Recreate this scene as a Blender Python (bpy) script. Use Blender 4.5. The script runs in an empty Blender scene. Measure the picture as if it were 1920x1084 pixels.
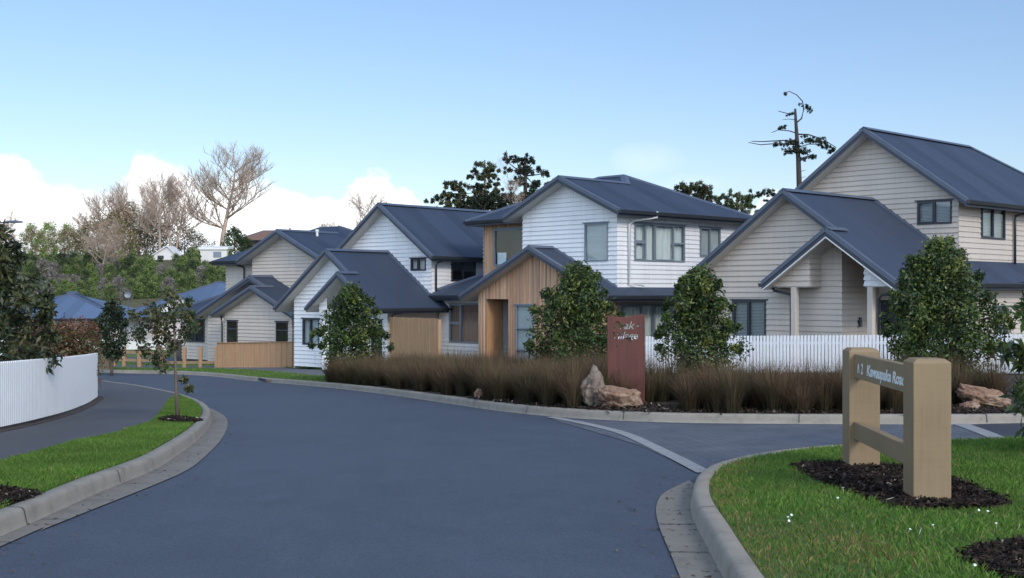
import bpy, bmesh, math, random
import numpy as np
from mathutils import Vector, Matrix
R = math.radians
random.seed(7); rng = np.random.default_rng(11)
C = bpy.context.scene.collection
F, CX, HY = 2290.0, 960.0, 550.0

# ------------------------------------------------------------------ tagging
def tag(o, label=None, cat=None, group=None, kind=None):
    if label: o['label'] = label
    if cat: o['category'] = cat
    if group: o['group'] = group
    if kind: o['kind'] = kind
    return o
def thing(name, label, cat, loc, rz=0, group=None):
    o = bpy.data.objects.new(name, None); C.objects.link(o)
    o.location = loc; o.rotation_euler = (0, 0, rz)
    o.empty_display_size = .2
    return tag(o, label, cat, group)
def copy_tree(o, parent=None):
    c = o.copy(); C.objects.link(c); c.parent = parent
    for ch in list(o.children): copy_tree(ch, c)
    return c

# ------------------------------------------------------------------ mesh builder
class MB:
    def __init__(s): s.v = []; s.f = []; s.m = []; s.uv = None
    def add(s, vs, fs, m=0):
        n = len(s.v); s.v += [tuple(p) for p in vs]
        s.f += [tuple(i + n for i in f) for f in fs]; s.m += [m] * len(fs)
    def box(s, x0, y0, z0, x1, y1, z1, m=0):
        s.add([(x0,y0,z0),(x1,y0,z0),(x1,y1,z0),(x0,y1,z0),(x0,y0,z1),(x1,y0,z1),(x1,y1,z1),(x0,y1,z1)],
              [(3,2,1,0),(4,5,6,7),(0,1,5,4),(1,2,6,5),(2,3,7,6),(3,0,4,7)], m)
    def hexa(s, p, m=0):   # 8 points, bottom ring then top ring
        s.add(p, [(3,2,1,0),(4,5,6,7),(0,1,5,4),(1,2,6,5),(2,3,7,6),(3,0,4,7)], m)
    def beam(s, p0, p1, w, h, m=0, up=(0,0,1)):
        p0 = Vector(p0); p1 = Vector(p1); d = (p1 - p0).normalized(); U = Vector(up)
        sd = d.cross(U)
        sd = Vector((1,0,0)) if sd.length < 1e-4 else sd.normalized()
        uu = sd.cross(d).normalized()
        r = [sd*(-w/2)+uu*(-h/2), sd*(w/2)+uu*(-h/2), sd*(w/2)+uu*(h/2), sd*(-w/2)+uu*(h/2)]
        s.add([p0+q for q in r] + [p1+q for q in r], [(3,2,1,0),(4,5,6,7),(0,1,5,4),(1,2,6,5),(2,3,7,6),(3,0,4,7)], m)
    def tube(s, pts, rad, n=6, m=0):
        pts = [Vector(p) for p in pts]; k = len(s.v); N = len(pts)
        for i, p in enumerate(pts):
            d = (pts[min(i+1, N-1)] - pts[max(i-1, 0)])
            d = d.normalized() if d.length > 1e-6 else Vector((0,0,1))
            a = d.cross(Vector((.31,.17,.93))); a = a.normalized() if a.length > 1e-4 else Vector((1,0,0))
            b = d.cross(a); r = rad[i] if hasattr(rad, '__len__') else rad
            for j in range(n):
                t = 2*math.pi*j/n; s.v.append(tuple(p + a*(math.cos(t)*r) + b*(math.sin(t)*r)))
        for i in range(N-1):
            for j in range(n):
                j2 = (j+1) % n
                s.f.append((k+i*n+j, k+i*n+j2, k+(i+1)*n+j2, k+(i+1)*n+j)); s.m.append(m)
        s.f.append(tuple(k+j for j in range(n))[::-1]); s.m.append(m)
        s.f.append(tuple(k+(N-1)*n+j for j in range(n))); s.m.append(m)
    def build(s, name, mats, parent=None, smooth=False, off=(0,0,0), bevel=0):
        me = bpy.data.meshes.new(name)
        vs = [(x-off[0], y-off[1], z-off[2]) for x, y, z in s.v]
        me.from_pydata(vs, [], s.f)
        for m in (mats if isinstance(mats, (list, tuple)) else [mats]): me.materials.append(m)
        me.polygons.foreach_set('material_index', s.m)
        if smooth: me.polygons.foreach_set('use_smooth', [True]*len(s.f))
        me.update()
        o = bpy.data.objects.new(name, me); C.objects.link(o)
        if parent is not None: o.parent = parent
        if bevel:
            b = o.modifiers.new('b', 'BEVEL'); b.width = bevel; b.segments = 2; b.limit_method = 'ANGLE'
        return o

def np_mesh(name, verts, faces, mat, parent=None, col=None, smooth=False):
    """verts (N,3), faces (M,k) all with k corners; col (N,3) point colours"""
    me = bpy.data.meshes.new(name); N = len(verts); M, k = faces.shape
    me.vertices.add(N); me.vertices.foreach_set('co', np.ascontiguousarray(verts, dtype=np.float32).ravel())
    me.loops.add(M*k); me.loops.foreach_set('vertex_index', faces.astype(np.int32).ravel())
    me.polygons.add(M)
    me.polygons.foreach_set('loop_start', np.arange(0, M*k, k, dtype=np.int32))
    me.polygons.foreach_set('loop_total', np.full(M, k, dtype=np.int32))
    if smooth: me.polygons.foreach_set('use_smooth', np.ones(M, dtype=bool))
    me.update(calc_edges=True); me.validate()
    if col is not None:
        a = me.color_attributes.new('tint', 'FLOAT_COLOR', 'POINT')
        c4 = np.ones((N, 4), dtype=np.float32); c4[:, :3] = col; a.data.foreach_set('color', c4.ravel())
    for m in (mat if isinstance(mat, (list, tuple)) else [mat]): me.materials.append(m)
    o = bpy.data.objects.new(name, me); C.objects.link(o)
    if parent is not None: o.parent = parent
    return o

# ------------------------------------------------------------------ materials
class NT:
    def __init__(s, name):
        s.mat = bpy.data.materials.new(name); s.mat.use_nodes = True
        s.t = s.mat.node_tree; s.n = s.t.nodes; s.l = s.t.links
        s.b = s.n['Principled BSDF']; s.out = s.n['Material Output']
    def node(s, typ, **kw):
        q = s.n.new(typ)
        for k, v in kw.items():
            if k.startswith('i_'): q.inputs[k[2:].replace('_', ' ')].default_value = v
            else: setattr(q, k, v)
        return q
    def link(s, a, b): s.l.new(a, b)
    def coord(s, which='Object', scale=None):
        tc = s.node('ShaderNodeTexCoord'); o = tc.outputs[which]
        if scale is not None:
            mp = s.node('ShaderNodeMapping'); mp.inputs['Scale'].default_value = scale if hasattr(scale, '__len__') else (scale,)*3
            s.link(o, mp.inputs['Vector']); o = mp.outputs[0]
        return o
    def noise(s, vec, scale, detail=4, rough=.6):
        q = s.node('ShaderNodeTexNoise'); q.inputs['Scale'].default_value = scale
        q.inputs['Detail'].default_value = detail; q.inputs['Roughness'].default_value = rough
        if vec is not None: s.link(vec, q.inputs['Vector'])
        return q.outputs['Fac']
    def ramp(s, fac, stops):
        q = s.node('ShaderNodeValToRGB'); e = q.color_ramp.elements
        while len(e) < len(stops): e.new(.5)
        for x, (p, c) in zip(e, stops): x.position = p; x.color = (*c, 1)
        s.link(fac, q.inputs[0]); return q.outputs[0]
    def mix(s, fac, a, b, mode='MIX'):
        q = s.node('ShaderNodeMix', data_type='RGBA', blend_type=mode)
        for sock, v in ((q.inputs[0], fac), (q.inputs[6], a), (q.inputs[7], b)):
            if hasattr(v, 'links') or isinstance(v, bpy.types.NodeSocket): s.link(v, sock)
            elif hasattr(v, '__len__'): sock.default_value = (*v, 1)
            else: sock.default_value = v
        return q.outputs[2]
    def math(s, op, a, b=None, c=None):
        q = s.node('ShaderNodeMath', operation=op)
        for i, v in enumerate((a, b, c)):
            if v is None: continue
            if isinstance(v, bpy.types.NodeSocket): s.link(v, q.inputs[i])
            else: q.inputs[i].default_value = v
        return q.outputs[0]
    def bump(s, h, strength=.3, dist=.02):
        q = s.node('ShaderNodeBump'); q.inputs['Strength'].default_value = strength; q.inputs['Distance'].default_value = dist
        s.link(h, q.inputs['Height']); s.link(q.outputs[0], s.b.inputs['Normal']); return q
    def base(s, c):
        if isinstance(c, bpy.types.NodeSocket): s.link(c, s.b.inputs['Base Color'])
        else: s.b.inputs['Base Color'].default_value = (*c, 1)
    def rough(s, v):
        if isinstance(v, bpy.types.NodeSocket): s.link(v, s.b.inputs['Roughness'])
        else: s.b.inputs['Roughness'].default_value = v

def mul(c, k): return tuple(min(1, x*k) for x in c)
def paint(name, c, rough=.55, var=.12, bump=.05, scale=3.0):
    t = NT(name); v = t.coord()
    n = t.noise(v, scale, 5); n2 = t.noise(v, scale*14, 3)
    k = t.mix(.35, n, n2)
    t.base(t.ramp(k, [(.3, mul(c, 1-var)), (.7, mul(c, 1+var))])); t.rough(rough)
    if bump: t.bump(n2, bump, .01)
    return t.mat
def siding_mat(name, c):
    t = NT(name); v = t.coord('Object', (1, 1, 1))
    n = t.noise(t.coord('Object', (.7, .7, .25)), 1.3, 5)
    vs = t.noise(t.coord('Object', (9, 9, .5)), 1.0, 4)       # weather streaks
    k = t.mix(.5, n, vs)
    t.base(t.ramp(k, [(.25, mul(c, .78)), (.5, c), (.75, mul(c, 1.07))])); t.rough(.5)
    t.bump(t.noise(v, 30, 3), .06, .005)
    return t.mat
M = {}
M['white'] = siding_mat('white_weatherboard', (.66, .67, .68))
M['tan'] = siding_mat('tan_weatherboard', (.47, .415, .355))
M['soffit'] = paint('soffit_paint', (.50, .48, .45), .6, .04, 0)
M['soffit_white'] = paint('white_trim', (.66, .66, .64), .5, .04, 0)
M['dark_metal'] = paint('dark_window_metal', (.030, .035, .045), .38, .1, 0)
M['grey_metal'] = paint('grey_window_metal', (.17, .20, .235), .4, .08, 0)
M['fascia'] = paint('fascia_metal', (.034, .043, .064), .45, .10, 0)
M['cap'] = paint('ridge_flashing', (.070, .088, .125), .36, .12, 0)
M['gutter'] = paint('gutter_metal', (.026, .029, .036), .35, .1, 0)
M['white_paint'] = paint('white_painted_timber', (.78, .79, .80), .5, .05, .05, 6)
M['porch_paint'] = paint('porch_post_paint', (.47, .42, .36), .5, .04, 0)
M['plaster'] = paint('pale_plaster', (.62, .6, .57), .8, .06, .1)

def roof_mat(name, c, period=.125, amt=.5):
    t = NT(name); uv = t.node('ShaderNodeUVMap'); uv.uv_map = 'UVMap'
    sep = t.node('ShaderNodeSeparateXYZ'); t.link(uv.outputs[0], sep.inputs[0])
    w = t.math('SINE', t.math('MULTIPLY', sep.outputs[0], 2*math.pi/period))
    p = t.math('POWER', t.math('MULTIPLY_ADD', w, .5, .5), 3.0)
    v = t.coord(); n = t.noise(v, .8, 5); n2 = t.noise(v, 14, 3)
    sheet = t.node('ShaderNodeTexWhiteNoise', noise_dimensions='1D')
    t.link(t.math('FLOOR', t.math('DIVIDE', sep.outputs[0], .76)), sheet.inputs['W'])
    k = t.mix(.5, t.mix(.4, n, n2), sheet.outputs['Value'])
    t.base(t.ramp(k, [(.25, mul(c, .86)), (.75, mul(c, 1.16))]))
    t.rough(t.math('MULTIPLY_ADD', n, .25, .46)); t.b.inputs['Specular IOR Level'].default_value = .32
    t.bump(p, amt, .02)
    return t.mat
M['roof'] = roof_mat('dark_steel_roofing', (.034, .047, .076))
M['roof_blue'] = roof_mat('blue_steel_roofing', (.085, .125, .20), .25)
M['roof_brown'] = paint('brown_tile_roof', (.16, .095, .07), .8, .25, .3, 5)

def cedar_mat():
    t = NT('cedar_boards'); at = t.node('ShaderNodeAttribute', attribute_name='tint')
    g = t.noise(t.coord('Object', (14, 14, .9)), 2.2, 6, .7)
    k = t.ramp(g, [(.25, (.72, .70, .70)), (.75, (1.15, 1.12, 1.08))])
    t.base(t.mix(1.0, at.outputs['Color'], k, 'MULTIPLY')); t.rough(.7); t.bump(g, .15, .004)
    return t.mat
M['cedar'] = cedar_mat()
def timber_mat(name, c, dark):
    t = NT(name); g = t.noise(t.coord('Object', (10, 10, .8)), 2.0, 7, .7)
    kn = t.node('ShaderNodeTexVoronoi'); kn.inputs['Scale'].default_value = 2.2
    t.link(t.coord('Object', (1.6, 1.6, 1)), kn.inputs['Vector'])
    base = t.ramp(g, [(.25, mul(c, .7)), (.5, c), (.78, mul(c, 1.2))])
    kf = t.ramp(kn.outputs['Distance'], [(.03, (1, 1, 1)), (.10, (0, 0, 0))])
    t.base(t.mix(kf, base, dark)); t.rough(.75); t.bump(g, .2, .004)
    return t.mat
M['pine'] = timber_mat('new_pine_boards', (.36, .215, .115), (.22, .10, .04))
M['pine_old'] = timber_mat('weathered_pine', (.30, .19, .105), (.14, .07, .03))
M['door_wood'] = timber_mat('orange_stained_timber', (.42, .23, .115), (.25, .10, .04))

def glass_mat():
    t = NT('window_glass'); t.n.remove(t.b)
    tr = t.node('ShaderNodeBsdfTransparent'); tr.inputs[0].default_value = (.90, .94, .94, 1)
    gl = t.node('ShaderNodeBsdfGlossy'); gl.inputs['Roughness'].default_value = .02
    lw = t.node('ShaderNodeLayerWeight'); lw.inputs['Blend'].default_value = .5
    mx = t.node('ShaderNodeMixShader')
    nb = t.node('ShaderNodeBump'); nb.inputs['Strength'].default_value = .02; nb.inputs['Distance'].default_value = .05
    t.link(t.noise(t.coord(), 1.1, 2), nb.inputs['Height']); t.link(nb.outputs[0], gl.inputs['Normal'])
    t.link(t.math('MULTIPLY_ADD', t.math('POWER', lw.outputs['Facing'], 3.0), .85, .09), mx.inputs[0]); t.link(tr.outputs[0], mx.inputs[1]); t.link(gl.outputs[0], mx.inputs[2])
    t.link(mx.outputs[0], t.out.inputs[0]); return t.mat
M['glass'] = glass_mat()
M['blind'] = paint('white_blind', (.70, .76, .78), .6, .05, 0)
M['curtain'] = paint('pale_curtain', (.60, .64, .63), .9, .08, 0)
M['net'] = paint('grey_curtain', (.55, .55, .52), .9, .08, 0)
M['brown_curtain'] = paint('brown_curtain', (.17, .105, .085), .9, .15, 0)
M['dark_room'] = paint('unlit_room_backing', (.05, .048, .045), .9, .2, 0)  # backing behind the glass, unlit room's shade put into its colour

def tint_mat(name, rough=.6, transl=.35, spec=.3):
    t = NT(name); at = t.node('ShaderNodeAttribute', attribute_name='tint')
    t.base(at.outputs['Color']); t.rough(rough); t.b.inputs['Specular IOR Level'].default_value = spec
    if transl:
        tl = t.node('ShaderNodeBsdfTranslucent'); t.link(at.outputs['Color'], tl.inputs[0])
        mx = t.node('ShaderNodeMixShader'); mx.inputs[0].default_value = transl
        t.link(t.b.outputs[0], mx.inputs[1]); t.link(tl.outputs[0], mx.inputs[2]); t.link(mx.outputs[0], t.out.inputs[0])
    return t.mat
M['leaf'] = tint_mat('leaf', .45, .3, .45)
M['blade'] = tint_mat('grass_blade', .6, .35, .25)
M['reed'] = tint_mat('reed_blade', .75, .2, .15)
M['flower'] = paint('daisy_petal', (.8, .8, .76), .6, .02, 0)
def bark_mat(name, c):
    t = NT(name); n = t.noise(t.coord('Object', (6, 6, 1.5)), 3, 6, .7)
    t.base(t.ramp(n, [(.3, mul(c, .6)), (.7, mul(c, 1.35))])); t.rough(.9); t.bump(n, .5, .02); return t.mat
M['bark'] = bark_mat('bark', (.12, .095, .07))
M['bark_pale'] = bark_mat('pale_bark', (.38, .29, .22))
M['bark_dark'] = bark_mat('dark_bark', (.042, .032, .027))

def asphalt(name, c, blotch=.12, speck=.25):
    t = NT(name); v = t.coord()
    n1 = t.noise(v, .28, 5, .55); n2 = t.noise(v, 95, 3, .8); n3 = t.noise(v, 2.2, 6, .65)
    k = t.mix(.55, n1, n3)
    a = t.ramp(k, [(.32, mul(c, 1-blotch)), (.68, mul(c, 1+blotch))])
    b = t.ramp(n2, [(.3, (1-speck,)*3), (.55, (1, 1, 1)), (.78, (1+speck*1.6,)*3)])
    col = t.mix(1.0, a, b, 'MULTIPLY')
    n4 = t.noise(v, 26, 4, .75); col = t.mix(1.0, col, t.ramp(n4, [(.3, (.88,)*3), (.7, (1.12,)*3)]), 'MULTIPLY')
    vo = t.node('ShaderNodeTexVoronoi'); vo.inputs['Scale'].default_value = 3.1; t.link(v, vo.inputs['Vector'])
    col = t.mix(t.ramp(vo.outputs['Distance'], [(.035, (.55,)*3), (.06, (0, 0, 0))]), col, mul(c, .45))      # small tar spots
    col = t.mix(t.ramp(t.noise(v, .62, 7, .7), [(.60, (0, 0, 0)), (.68, (.22,)*3)]), col, mul(c, 1.5))        # paler dusty patches
    tc = t.noise(t.coord('Object', (1, .16, 1)), 1.1, 4, .6)          # long faint tyre polish marks
    col = t.mix(t.math('MULTIPLY', t.math('GREATER_THAN', tc, .56), .12), col, mul(c, .7))
    t.base(col); t.rough(t.math('MULTIPLY_ADD', n3, .25, .62)); t.bump(n2, .6, .006)
    t.b.inputs['Specular IOR Level'].default_value = .3
    return t.mat
M['road'] = asphalt('asphalt_road', (.063, .079, .108), .15, .5)
M['path'] = asphalt('asphalt_footpath', (.075, .078, .086), .2, .3)
M['path2'] = asphalt('pale_footpath', (.115, .122, .137), .15, .2)
M['road2'] = asphalt('dark_asphalt', (.045, .05, .064), .12, .25)
def concrete(name, c, joint=0):
    t = NT(name); v = t.coord(); n1 = t.noise(v, 1.4, 7, .7); n2 = t.noise(v, 60, 3); n3 = t.noise(v, 6, 5, .7)
    col = t.ramp(t.mix(.5, n1, n3), [(.28, mul(c, .62)), (.5, c), (.75, mul(c, 1.22))])
    st = t.ramp(t.noise(v, 2.6, 6, .75), [(.58, (1, 1, 1)), (.72, (.62, .60, .55))])
    t.base(t.mix(1.0, col, st, 'MULTIPLY')); t.rough(.85); t.bump(n2, .3, .004); return t.mat
M['kerb'] = concrete('kerb_concrete', (.235, .213, .178))
M['gutter_c'] = concrete('gutter_concrete', (.165, .152, .13))
M['band'] = concrete('concrete_band', (.24, .245, .25))
M['linepaint'] = paint('white_road_paint', (.5, .52, .54), .7, .2, .1, 12)

def pavers():
    t = NT('block_pavers'); v = t.coord()
    mp = t.node('ShaderNodeMapping'); t.link(v, mp.inputs['Vector']); mp.inputs['Rotation'].default_value = (0, 0, R(38))
    br = t.node('ShaderNodeTexBrick'); t.link(mp.outputs[0], br.inputs['Vector'])
    br.inputs['Scale'].default_value = 1; br.inputs['Brick Width'].default_value = .2; br.inputs['Row Height'].default_value = .1
    br.inputs['Mortar Size'].default_value = .008; br.inputs['Color1'].default_value = (.078, .088, .110, 1)
    br.inputs['Color2'].default_value = (.108, .118, .138, 1); br.inputs['Mortar'].default_value = (.035, .038, .045, 1)
    n = t.noise(v, 1.1, 5)
    t.base(t.mix(1.0, br.outputs['Color'], t.ramp(n, [(.3, (.8,)*3), (.7, (1.2,)*3)]), 'MULTIPLY'))
    t.rough(.75); t.bump(br.outputs['Fac'], -.5, .01); return t.mat
M['pavers'] = pavers()
def soil(name, c, c2, sc=45):
    t = NT(name); v = t.coord(); vo = t.node('ShaderNodeTexVoronoi'); vo.inputs['Scale'].default_value = sc
    t.link(v, vo.inputs['Vector']); n = t.noise(v, 3, 5)
    a = t.mix(vo.outputs['Color'], c, c2)
    t.base(t.mix(1.0, a, t.ramp(n, [(.3, (.7,)*3), (.7, (1.25,)*3)]), 'MULTIPLY')); t.rough(.95)
    t.bump(vo.outputs['Distance'], 1.0, .03); return t.mat
M['mulch'] = soil('bark_mulch', (.022, .016, .012), (.075, .052, .038), 38)
def turf():
    t = NT('turf_soil'); v = t.coord(); n = t.noise(v, .9, 6, .7); n2 = t.noise(v, 24, 4, .7)
    k = t.mix(.5, n, n2)
    t.base(t.ramp(k, [(.3, (.045, .075, .018)), (.55, (.075, .12, .028)), (.75, (.115, .13, .045))])); t.rough(.95)
    t.bump(n2, .8, .03); return t.mat
M['turf'] = turf()
def hillmat():
    t = NT('hillside_scrub'); v = t.coord(); n = t.noise(v, .12, 6, .7); n2 = t.noise(v, 1.5, 5, .7)
    t.base(t.ramp(t.mix(.5, n, n2), [(.3, (.045, .06, .02)), (.5, (.09, .085, .035)), (.7, (.14, .11, .06))])); t.rough(1)
    t.bump(n2, 1, .4); return t.mat
M['hill'] = hillmat()

# ------------------------------------------------------------------ ground
def lerp_tab(x, tab):
    if x <= tab[0][0]: return tab[0][1]
    for i in range(len(tab)-1):
        x0, v0 = tab[i]; x1, v1 = tab[i+1]
        if x <= x1:
            s0 = (v1-v0)/(x1-x0)
            sa = s0 if i == 0 else (v1-tab[i-1][1])/(x1-tab[i-1][0])
            sb = s0 if i+2 >= len(tab) else (tab[i+2][1]-v0)/(tab[i+2][0]-x0)
            t = (x-x0)/(x1-x0); h = x1-x0
            return (2*t**3-3*t*t+1)*v0+(t**3-2*t*t+t)*h*sa+(-2*t**3+3*t*t)*v1+(t**3-t*t)*h*sb
    return tab[-1][1]
ZT = [(-400,-1.7),(0,-1.70),(8,-1.70),(16,-1.93),(26,-2.27),(36,-2.62),(46,-2.94),(54,-3.05),(70,-3.15),(90,-3.0),(105,-2.2),(122,-.6),(150,2.2),(178,5.0),(200,6.4),(260,7.5),(420,8.0),(3000,8.0)]
def sstep(a, b, x):
    t = min(1, max(0, (x-a)/(b-a))); return t*t*(3-2*t)
def zg(x, y):
    s = sstep(4, 34, y) * (1 - sstep(70, 100, y))
    return lerp_tab(y, ZT) + .030*s*max(-16, min(12, x))
def G(px, py, h=0.0):
    """world point where the line of sight through that spot of the photograph meets the ground raised by h"""
    u = (px-CX)/F; w = (HY-py)/F
    t = 3.0
    while t < 400:
        if zg(u*t, t)+h >= w*t: break
        t *= 1.01
    a, b = t/1.01, t
    for _ in range(30):
        m = (a+b)/2
        if zg(u*m, m)+h >= w*m: b = m
        else: a = m
    return (u*a, a)
def P(px, py, d): return Vector(((px-CX)/F*d, d, (HY-py)/F*d))

def catmull(pts, step=.3):
    out = []; n = len(pts)
    for i in range(n-1):
        p0 = pts[max(i-1, 0)]; p1 = pts[i]; p2 = pts[i+1]; p3 = pts[min(i+2, n-1)]
        L = math.dist(p1, p2); k = max(1, int(L/step))
        for j in range(k):
            t = j/k
            out.append(tuple(.5*((2*p1[c])+(-p0[c]+p2[c])*t+(2*p0[c]-5*p1[c]+4*p2[c]-p3[c])*t*t+(-p0[c]+3*p1[c]-3*p2[c]+p3[c])*t**3) for c in (0, 1)))
    out.append(tuple(pts[-1])); return out
def smooth_path(p, it=6):
    p = [tuple(q) for q in p]
    for _ in range(it):
        p = [p[0]] + [tuple((p[i-1][c]+2*p[i][c]+p[i+1][c])/4 for c in (0,1)) for i in range(1, len(p)-1)] + [p[-1]]
    return p
def offset(path, d):   # positive d = to the left of travel
    out = []
    for i, p in enumerate(path):
        a = path[max(i-1, 0)]; b = path[min(i+1, len(path)-1)]
        t = Vector((b[0]-a[0], b[1]-a[1])).normalized(); out.append((p[0]-t.y*d, p[1]+t.x*d))
    return out
def sheet(name, poly, mat, h, ys=None, kind='structure', step=1.2, label=None):
    from mathutils.geometry import delaunay_2d_cdt
    bm = bmesh.new(); cv, ce, cf, _, _, _ = delaunay_2d_cdt([Vector(p) for p in poly], [], [list(range(len(poly)))], 1, 1e-4)
    vs = [bm.verts.new((v.x, v.y, 0)) for v in cv]
    for q in cf: bm.faces.new([vs[i] for i in q])
    y0 = min(p[1] for p in poly); y1 = max(p[1] for p in poly); x0 = min(p[0] for p in poly); x1 = max(p[0] for p in poly)
    y = y0+.01; 
    while y < y1:
        if y < 130 or True:
            bmesh.ops.bisect_plane(bm, geom=bm.verts[:]+bm.edges[:]+bm.faces[:], plane_co=(0, y, 0), plane_no=(0, 1, 0))
        y += step if y < 60 else 5
    for x in (-16, -12, -8, -4, 0, 4, 8, 12):
        if x0 < x < x1: bmesh.ops.bisect_plane(bm, geom=bm.verts[:]+bm.edges[:]+bm.faces[:], plane_co=(x, 0, 0), plane_no=(1, 0, 0))
    for v in bm.verts: v.co.z = zg(v.co.x, v.co.y)+h
    bmesh.ops.recalc_face_normals(bm, faces=bm.faces[:])
    for f in bm.faces:
        if f.normal.z < 0: f.normal_flip()
    me = bpy.data.meshes.new(name); bm.to_mesh(me); bm.free(); me.materials.append(mat)
    o = bpy.data.objects.new(name, me); C.objects.link(o); tag(o, label, None, None, kind); return o
def sweep(name, path, prof, mat, m_h=None, parent=None):
    """prof: (offset to left of travel, height above road)"""
    mb = MB(); n = len(prof); rows = []
    offs = [offset(path, o) for o, _ in prof]
    for i in range(len(path)):
        k = 1 if m_h is None else m_h(path[i])
        for j, (o, h) in enumerate(prof):
            x, y = offs[j][i]; mb.v.append((x, y, zg(x, y)+(h*k if h > .02 else h)))
    for i in range(len(path)-1):
        for j in range(n-1):
            mb.f.append((i*n+j, (i+1)*n+j, (i+1)*n+j+1, i*n+j+1)); mb.m.append(0)
    o = mb.build(name, mat, parent); 
    for p in o.data.polygons: p.use_smooth = True
    return o

KH = .14
# left kerb face, traced on the road surface
LK = [(-3.45, -14), (-3.5, 0), G(0,1008), G(75,978), G(149,941), G(224,909), G(280,889), G(317,866), G(354,840), G(380,818), G(394,798), G(397,782), G(386,768), G(365,757), G(331,745), G(287,735), G(250,728), G(209,722.5), G(183,719.5), (-20, 49.6), (-32, 54), (-50, 58)]
LKp = smooth_path(catmull(LK, .25), 10)
# far kerb
FK = [(-56, 68), (-38, 63), (-25, 58), G(190,699), G(300,701), G(400,706), G(475,714.5), G(585,724), G(687,735), G(775,747), G(875,762), G(940,771.5), G(1001,778), G(1060,783.5), G(1130,788), G(1200,791.5), G(1300,793.5), G(1450,795), G(1600,795.5), G(1750,795.3), G(1920,794.5), (14, 19.3), (40, 22)]
FKp = smooth_path(catmull(FK, .3), 8)
# right lawn kerb, travelling away from the camera then to the right
RK = [(.75, -14), (1.15, 4.0), G(1354,1084), G(1324,1022), G(1301,985), G(1293,952), G(1297,926), G(1312,906), G(1340,891), G(1380,880), G(1440,869), G(1505,861), G(1575,855), G(1680,848), G(1785,844), G(1920,840), (10, 14.6), (40, 17.2)]
RKp = smooth_path(catmull(RK, .2), 6)

BIG = 420
base = sheet('ground', [(-BIG, -60), (BIG, -60), (BIG, 900), (-BIG, 900)], M['hill'], -.06, step=2.0)
road = sheet('road', [(-60, -14.2), (60, -14.2), (60, 72), (-60, 72)], M['road'], 0, step=1.2)
left_in = offset(LKp, .13); far_in = offset(FKp, .13); right_in = offset(RKp, -.13)
ll = sheet('left_verge_ground', left_in + [(-60, 60), (-60, -14)], M['turf'], KH-.015)
rl = sheet('lawn', right_in + [(40, -14)], M['turf'], KH-.015)
fl = sheet('far_side_ground', far_in + [(60, 24), (60, 96), (-60, 96), (-60, 69)], M['mulch'], KH-.015)
prof = [(-.03, -.02), (0, .0), (.012, .05), (.022, .105), (.035, .132), (.06, KH), (.15, KH+.004), (.162, .09)]
def fadeL(p): return 1
tag(sweep('left_kerb', LKp, prof, M['kerb'], fadeL), kind='structure')
tag(sweep('far_kerb', FKp, prof, M['kerb']), kind='structure')
tag(sweep('right_kerb', RKp, [(-o, h) for o, h in prof], M['kerb']), kind='structure')
# concrete gutters (dished) with joints
def gutter(name, path, sgn, width, i0, i1):
    sub = path[i0:i1]
    return tag(sweep(name, sub, [(sgn*-.0, .006), (sgn*-.10, .004), (sgn*-width, .014), (sgn*-(width+.012), -.01)], M['gutter_c']), kind='structure')
def idx(path, y, side=1):
    return min(range(len(path)), key=lambda i: abs(path[i][1]-y)*1.0)
nl = min(range(len(LKp)), key=lambda i: math.dist(LKp[i], G(386,768)))
def tapered_gutter(name, path, outer, mat, h=.010, jn=1.0, sgn=-1):
    mb = MB(); acc = 0
    for i in range(len(path)):
        (x0, y0), (x1, y1) = path[i], outer[i]
        for t, hh in ((0, .008), (.35, .004), (1, h)):
            x = x0+(x1-x0)*t; y = y0+(y1-y0)*t; mb.v.append((x, y, zg(x, y)+hh))
    for i in range(len(path)-1):
        for j in (0, 1): mb.f.append((i*3+j, i*3+j+1, i*3+j+4, i*3+j+3) if sgn < 0 else (i*3+j, i*3+j+3, i*3+j+4, i*3+j+1)); mb.m.append(0)
    o = mb.build(name, mat)
    me = o.data
    return tag(o, kind='structure')
lp = LKp[:nl]
LG = catmull([(-3.24, -14), (-3.3, 0), G(0,1027), G(75,997), G(149,967), G(224,937), G(298,907), G(354,881), G(391,851), G(417,822), G(427,797), G(422,782), G(401,769), G(384,763)], .25)
sheet('left_gutter', LKp[:nl+8] + LG[::-1], M['gutter_c'], .009, step=.6)
nr = min(range(len(RKp)), key=lambda i: math.dist(RKp[i], G(1312,904)))
rp = RKp[:nr]
RG = catmull([(.45, -14), (.85, 4), G(1275,1084), G(1256,1037), G(1237,992), G(1230,955), G(1241,929), G(1267,914), G(1292,902)], .2)
sheet('right_gutter', rp + RG[::-1], M['gutter_c'], .009, step=.6)
# thin dark joints across the gutters
def joints(name, path, sgn, w, gap, mat):
    mb = MB(); acc = 0; last = path[0]
    for i in range(2, len(path)-2):
        acc += math.dist(path[i], path[i-1])
        if acc > gap:
            acc = 0; a = path[i]; t = Vector((path[i+1][0]-path[i-1][0], path[i+1][1]-path[i-1][1])).normalized(); n = Vector((-t.y, t.x))*sgn
            q = [(a[0]+n.x*s+t.x*e, a[1]+n.y*s+t.y*e) for s, e in ((.015, -.006), (w, -.006), (w, .006), (.015, .006))]
            mb.add([(x, y, zg(x, y)+.014) for x, y in q], [(0,1,2,3)])
    return tag(mb.build(name, mat), kind='structure')
joints('left_gutter_joints', lp[:-14], -1, .27, .9, M['road2'])
joints('right_gutter_joints', rp[:-8], 1, .26, .9, M['road2'])

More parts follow.
